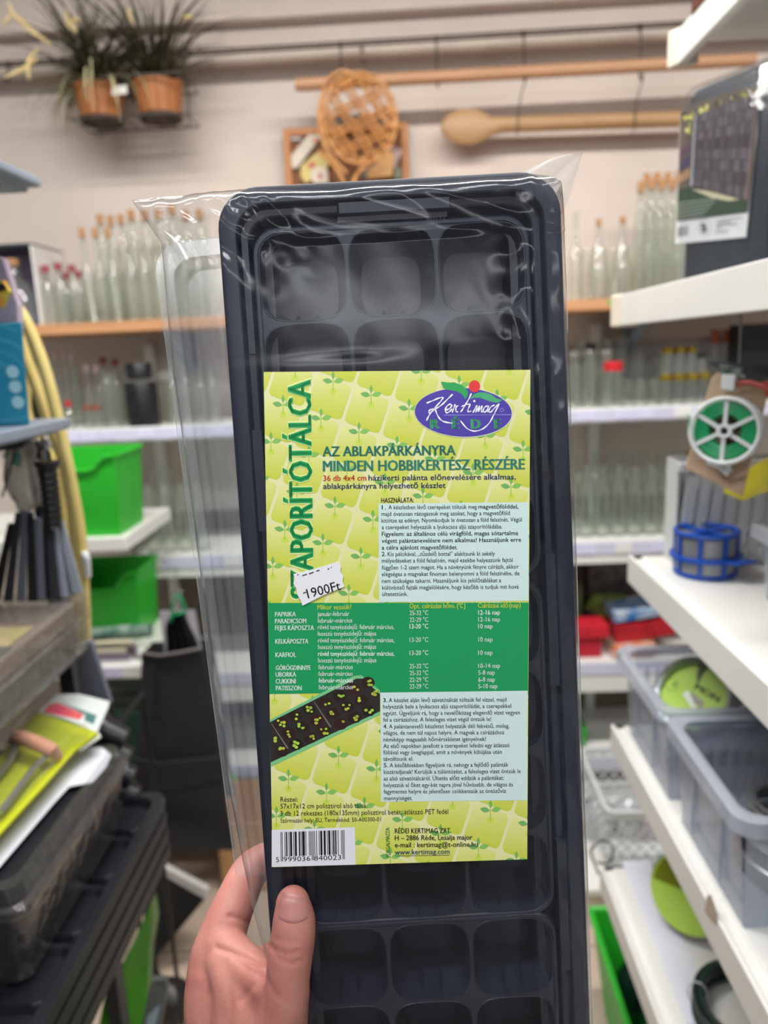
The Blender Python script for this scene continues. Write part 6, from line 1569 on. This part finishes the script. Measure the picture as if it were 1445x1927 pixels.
# wrapped black tray with a white card
z0 = P(231, 1402, .96).z; x0_ = P(231, 1402, .96).x
pn = PZ(71, 1679, z0); yN = pn.y; zbt = P(256, 1551, .955).z
wt = thing('wrapped_tray', 'deep black tray in clear wrap with a white card on top', 'tray', (x0_ - .15, (yN + .96) / 2, zbt))
cxm, cym = (x0_ - .75) / 2 - .0, (yN + .96) / 2; hwx, hwy = (x0_ + .75) / 2, (.96 - yN) / 2
M_BTRAY = pm('black_tray_plastic', (30, 32, 38), .35, var=.15)
def tl(d, z): return rrect(hwx - d, hwy - d, .018, z, cxm, cym, 5)
part('tray_body', MB().loops([tl(.016, zbt), tl(.004, z0 - .03), tl(-.004, z0 - .028), tl(-.004, z0 - .022), tl(.002, z0 - .02), tl(.004, z0), tl(.012, z0), tl(.014, z0 - .008)], True, True), M_BTRAY, wt, smooth=True, angle=30)
part('white_card', MB().slab(zq(z0 + .0012, (150, 1406), (192, 1406), (210, 1420), (200, 1442), (174, 1472), (130, 1480), (104, 1508), (58, 1562), (0, 1630), (-60, 1690), (-90, 1640), (60, 1480)), (0, 0, -.001)), pm('glossy_white_card', (224, 226, 236), .3, var=.02), wt)
part('wrap', MB().loops([tl(.013, zbt - .0005), tl(-.001, z0 - .032), tl(-.008, z0 - .029), tl(-.008, z0 - .020), tl(-.001, z0 - .017), tl(.001, z0 + .002), tl(.012, z0 + .0035)]), film('tray_wrap', (250, 250, 252), (230, 232, 236), .04, (214, 208, 202), .08, 1.2, .9, 40, .006, base=.03), wt, smooth=True)
# stack of black seed trays, rims fanned
xs0, ys1 = P(315, 1490, 1.037).x, 1.037
st_n = 8
for k in range(st_n):
    zz = ZT - k * .0135; w = .52; y0k = .60
    cxk, cyk = xs0 - w / 2 - (k % 2) * .002, (y0k + ys1) / 2; hwk, hyk = w / 2, (ys1 - y0k) / 2
    def sl(d, z): return rrect(hwk - d, hyk - d, .02, z, cxk, cyk, 5)
    t_ = thing('seed_tray', ('topmost', 'second', 'third', 'fourth', 'fifth', 'sixth', 'seventh', 'bottom')[k] + ' black seed tray of the nested stack at lower left', 'tray', (cxk, cyk, zz - .05), 'nested black seed trays')
    part('rim', MB().loops([sl(-.001, zz - .008), sl(0, zz), sl(.014, zz), sl(.016, zz - .004)]), M_BTRAY, t_, smooth=True)
    if k == 0:
        part('basin', MB().loops([sl(.016, zz - .004), sl(.018, zz - .012)], False, True), M_BTRAY, t_)
        for i in range(6):
            for j in range(4):
                cx_, cy_ = xs0 - .045 - i * .078, ys1 - .05 - j * .098
                part('cell', MB().loops([rrect(.032, .040, .012, zz - .001, cx_, cy_, 4), rrect(.034, .042, .013, zz - .004, cx_, cy_, 4), rrect(.036, .045, .014, zz - .0118, cx_, cy_, 4)], False, False).loops([rrect(.032, .040, .012, zz - .001, cx_, cy_, 4), rrect(.029, .037, .012, zz - .0035, cx_, cy_, 4), rrect(.026, .032, .01, zz - .0115, cx_, cy_, 4)], False, True), M_BTRAY, t_)
    part('body', MB().loops([sl(.02, zz - .0085), sl(.022, zz - .0128)], False, k == st_n - 1), M_BTRAY, t_)
part('shelf', MB().box(-1.05, xs0 - .05, .2, L_END - .05, ZT - st_n * .0135 - .02, ZT - st_n * .0135 + .0005), M_DGREY, lu)
# nested black pots beside the wrapped tray
for k in range(4):
    c = P(236 + k * 7, 1392 + k * 36, 1.045)
    pt_ = thing('plant_pot', ('uppermost', 'second', 'third', 'lowest')[k] + ' black plant pot lying in the row beside the wrapped tray', 'pot', c)
    part('pot', MB().lathe([(.0, 0), (.018, 0), (.024, .04)], 20, Matrix.Translation(c) @ Matrix.Rotation(math.radians(-65), 4, 'Y')), M_BTRAY, pt_, smooth=True)
    part('lip', MB().lathe([(.024, .036), (.027, .036), (.027, .046), (.024, .046)], 20, Matrix.Translation(c) @ Matrix.Rotation(math.radians(-65), 4, 'Y')), M_BTRAY, pt_, smooth=True)
# black wire rack beyond
wr = thing('wire_tray', 'black wire rack behind the lime tool pack', 'rack', P(220, 1350, 1.25))
ra = [P(205, 1300, 1.3), P(268, 1305, 1.34), P(188, 1412, 1.12), P(120, 1400, 1.10)]
for i in range(7):
    t = i / 6; part('bar', MB().tube([ra[0] + (ra[3] - ra[0]) * t, ra[1] + (ra[2] - ra[1]) * t], .0022, 6), M_BLACK, wr)
part('frame', MB().tube(ra, .006, 8, closed=True), M_BLACK, wr)
for p in ra[:2]: part('leg', MB().tube([p, V((p.x, p.y, 0))], .005, 6), M_BLACK, wr)
# ---- green picking bins on the white bay
crate(P(88, 1000, 1.84).x, P(240, 1000, 1.84).x, 1.81, 2.0, LBZ, P(170, 860, 1.81).z - LBZ, 'bright green picking bin on the upper shelf of the short white bay', M_GRN, .012, .035)
M_DGRN = pm('dim_green_plastic', (24, 120, 26), .5, var=.1)
crate(P(110, 1200, 1.95).x, P(262, 1200, 1.95).x, 1.98, 2.15, LBZ2, .2, 'green bin on the lower shelf of the short white bay', M_GRN, .012, .05)
single('net_roll', MB().tube(qp((150, 1196, 1.83), (200, 1192, 1.83), (240, 1188, 1.83), (284, 1186, 1.83)), .018, 12), pm('green_net_roll', (30, 84, 62), .35, rgb2=(150, 170, 160), scale=26), 'shiny wrapped roll of green netting on the magazines', 'roll', smooth=True)
for k in range(4):
    single('booklet', MB().box(-.93, LBX - .035 - k * .004, 1.82, 1.89, LBZ2 + .001 + k * .010, LBZ2 + .0095 + k * .010), pm('booklet_%d' % k, ((198, 196, 200), (120, 108, 124), (140, 126, 140), (206, 196, 176))[k], .5), ('lowest white', 'dark lilac', 'mauve', 'topmost cream')[k] + ' booklet of the pile below the netting roll', 'booklet')
single('green_box', MB().box(-.95, LBX - .02, 1.82, 2.12, .42, .62), pm('dark_green_box', (20, 60, 48), .5), 'dark green box under the lower shelf of the short white bay', 'box')
# ---- black fabric planter with ties
fb_ = thing('fabric_planter', 'tall black fabric planter bag hanging left of the tray', 'planter bag', P(340, 1490, 1.6))
M_FAB = pm('black_felt', (38, 37, 40), .9, var=.15, scale=60, bump=.3, bscale=300); M_HEM = pm('grey_hem', (96, 92, 90), .8)
part('front_panel', MB().slab(qp((267, 1229, 1.55), (300, 1234, 1.54), (379, 1221, 1.55), (400, 1340, 1.56), (412, 1430, 1.57), (440, 1600, 1.58), (300, 1600, 1.55), (258, 1480, 1.55), (262, 1340, 1.55)), (0, .006, 0)), M_FAB, fb_)
part('lower_band', MB().slab(qp((254, 1428, 1.535), (300, 1436, 1.53), (420, 1424, 1.545), (424, 1466, 1.55), (300, 1492, 1.535), (256, 1480, 1.54)), (0, .004, 0)), M_FAB, fb_)
part('side_panel', MB().slab(qp((267, 1229, 1.555), (262, 1340, 1.555), (258, 1490, 1.555), (262, 1490, 1.85), (270, 1340, 1.85), (284, 1212, 1.85)), (.004, 0, 0)), M_FAB, fb_)
part('back_panel', MB().slab(qp((284, 1210, 1.85), (400, 1204, 1.85), (440, 1500, 1.85), (275, 1500, 1.85)), (0, .006, 0)), M_FAB, fb_)
part('hem', MB().tube(qp((267, 1229, 1.547), (300, 1234, 1.537), (340, 1228, 1.54), (380, 1220, 1.547)), .004, 6), M_HEM, fb_, smooth=True)
part('seam', MB().tube(qp((291, 1241, 1.539), (297, 1300, 1.54), (303, 1372, 1.541)), .0022, 6), pm('seam_black', (22, 22, 24), .9), fb_)
bt_ = thing('tie_bundle', 'bundle of black cable ties held by a green twist tie above the planter', 'ties', P(345, 1235, 1.68))
for i in range(13):
    x = 316 + i * 4.6; yy = 1.68 + (i % 3) * .008
    part('tie', MB().tube(sm([(338 + (i - 6) * 1.2, 1152, yy), (334 + (i - 6) * 3.2, 1176, yy), (x, 1215, yy), (x + (i - 6) * .6, 1262, yy)], 3), .0034, 6), M_BLACK, bt_, smooth=True)
part('green_twist', MB().tube(sm([(322, 1170, 1.672), (324, 1145, 1.67), (332, 1122, 1.67), (342, 1128, 1.67), (348, 1150, 1.67), (334, 1156, 1.668), (322, 1160, 1.67)], 4), .003, 6), M_TWINE, bt_, smooth=True)
part('ring', MB().tube([P(335 + 9 * math.cos(a), 1118 + 8 * math.sin(a), 1.672) for a in [i * .63 for i in range(10)]], .0012, 5, closed=True), M_STEEL, bt_)
part('backing_card', MB().slab(qp((300, 1150, 1.71), (366, 1148, 1.71), (382, 1240, 1.71), (314, 1260, 1.71)), (0, .002, 0)), pm('grey_white_card', (176, 172, 180), .6), bt_)
part('hang_wire', MB().tube([P(334, 1112, 1.675), P(332, 1090, 1.9), P(332, 1068, BF - .01), P(332, 1060, BF + .004)], .0014, 5), M_STEEL, bt_)
# ---- low goods and floor items at lower left
single('carton', MB().box(P(300, 1560, 2.05).x, P(372, 1560, 2.05).x, 2.05, 2.3, P(340, 1562, 2.05).z, P(340, 1500, 2.05).z), pm('dark_brown_carton', (70, 50, 40), .7, var=.15, scale=8), 'dark brown carton on the lowest white ledge behind the trays', 'box', bevel=.002)
zled = P(350, 1560, 2.02).z
part('ledge', MB().box(P(296, 1560, 2.0).x - .3, P(412, 1560, 2.0).x, 2.0, BF + .01, zled - .028, zled - .001), M_WHITE, bu)
part('ledge_support', MB().box(P(296, 1560, 2.0).x - .3, P(412, 1560, 2.0).x, 2.16, 2.19, 0, zled - .028), M_DGREY, bu)
crate(P(384, 1540, 2.06).x, P(430, 1540, 2.06).x, 2.05, 2.16, zled, .09, 'small green box on the lowest ledge beside the brown carton', M_GRN, .004)
kb = thing('cardboard_box', 'open kraft cardboard box on the floor beside the hand', 'box', (P(440, 1650, 1.95).x, 2.0, 0))
xk0, xk1 = P(412, 1600, 1.9).x, P(412, 1600, 1.9).x + .25; zk = P(420, 1550, 1.9).z; M_KR = pm('kraft_box', (186, 144, 98), .7, rgb2=(200, 160, 114), scale=7)
for q in ((xk0, xk1, 1.9, 1.904), (xk0, xk1, 2.12, 2.124), (xk0, xk0 + .004, 1.904, 2.12), (xk1 - .004, xk1, 1.904, 2.12)): part('panel', MB().box(q[0], q[1], q[2], q[3], .001, zk), M_KR, kb)
part('bottom', MB().box(xk0, xk1, 1.9, 2.124, 0.0005, .004), M_KR, kb)
bk = thing('display_carton', 'black carton with thick white edges lying tilted on the floor', 'carton', P(330, 1700, 1.72))
q = qp((280, 1618, 1.72), (390, 1676, 1.66), (388, 1694, 1.66), (279, 1632, 1.72))
part('white_edge', MB().slab(q, (0, .02, 0)), M_WCAP, bk, .002)
part('black_face', MB().slab(qp((276, 1633, 1.72), (384, 1694, 1.66), (300, 1790, 1.60), (262, 1840, 1.60)), (0, .03, 0)), pm('black_carton', (26, 24, 24), .5), bk)
part('white_edge', MB().slab(qp((276, 1580, 1.73), (286, 1576, 1.73), (294, 1622, 1.72), (282, 1622, 1.72)), (0, .01, 0)), M_WCAP, bk)
single('green_bag', MB().slab(qp((246, 1785, 1.2), (284, 1700, 1.25), (290, 1740, 1.25), (280, 1800, 1.22), (272, 1960, 1.15), (180, 1960, 1.1), (196, 1880, 1.12)), (0, .03, 0)), film('green_bag_film', (120, 190, 70), (80, 150, 50), .5, (96, 170, 60), .15, 1.0, .6, 40), 'translucent green bag below the stack of trays', 'bag', smooth=False)
hn = thing('hand_tool', 'grey-handled tool with a hang hole standing at the bottom edge', 'tool', P(290, 1927, 1.15))
part('handle', MB().slab(qp((286, 1844, 1.15), (312, 1842, 1.15), (316, 1862, 1.15), (296, 1960, 1.12), (262, 1960, 1.12), (278, 1870, 1.14)), (0, .012, 0)), pm('tool_grey', (96, 100, 100), .4), hn, .003)
part('pale_inlay', MB().slab(qp((284, 1880, 1.1445), (304, 1878, 1.1445), (286, 1960, 1.1145), (268, 1960, 1.1145)), (0, .002, 0)), pm('tool_pale', (150, 166, 176), .35), hn)
part('hang_hole', MB().slab(qp((296, 1850, 1.1485), (301, 1849, 1.1485), (297, 1866, 1.1485), (292, 1866, 1.1485)), (0, .002, 0)), M_BLACK, hn)
single('rubber_boot_tip', MB().lathe([(.0, .0), (.045, .0), (.05, .02), (.045, .06), (.02, .085), (.0, .09)], 18, Matrix.Translation(PZ(325, 1905, .0006))), M_BLACK, 'round black rubber object on the floor behind the grey tool', 'rubber item', smooth=True)
single('black_cable', MB().tube([PZ(285, 1790, .02), PZ(292, 1830, .012), PZ(310, 1850, .008)], .009, 8), M_BLACK, 'short thick black cord on the floor by the grey tool', 'cord', smooth=True)

# remove the lettering source
bpy.data.objects.remove(_fo); bpy.data.curves.remove(_fc)
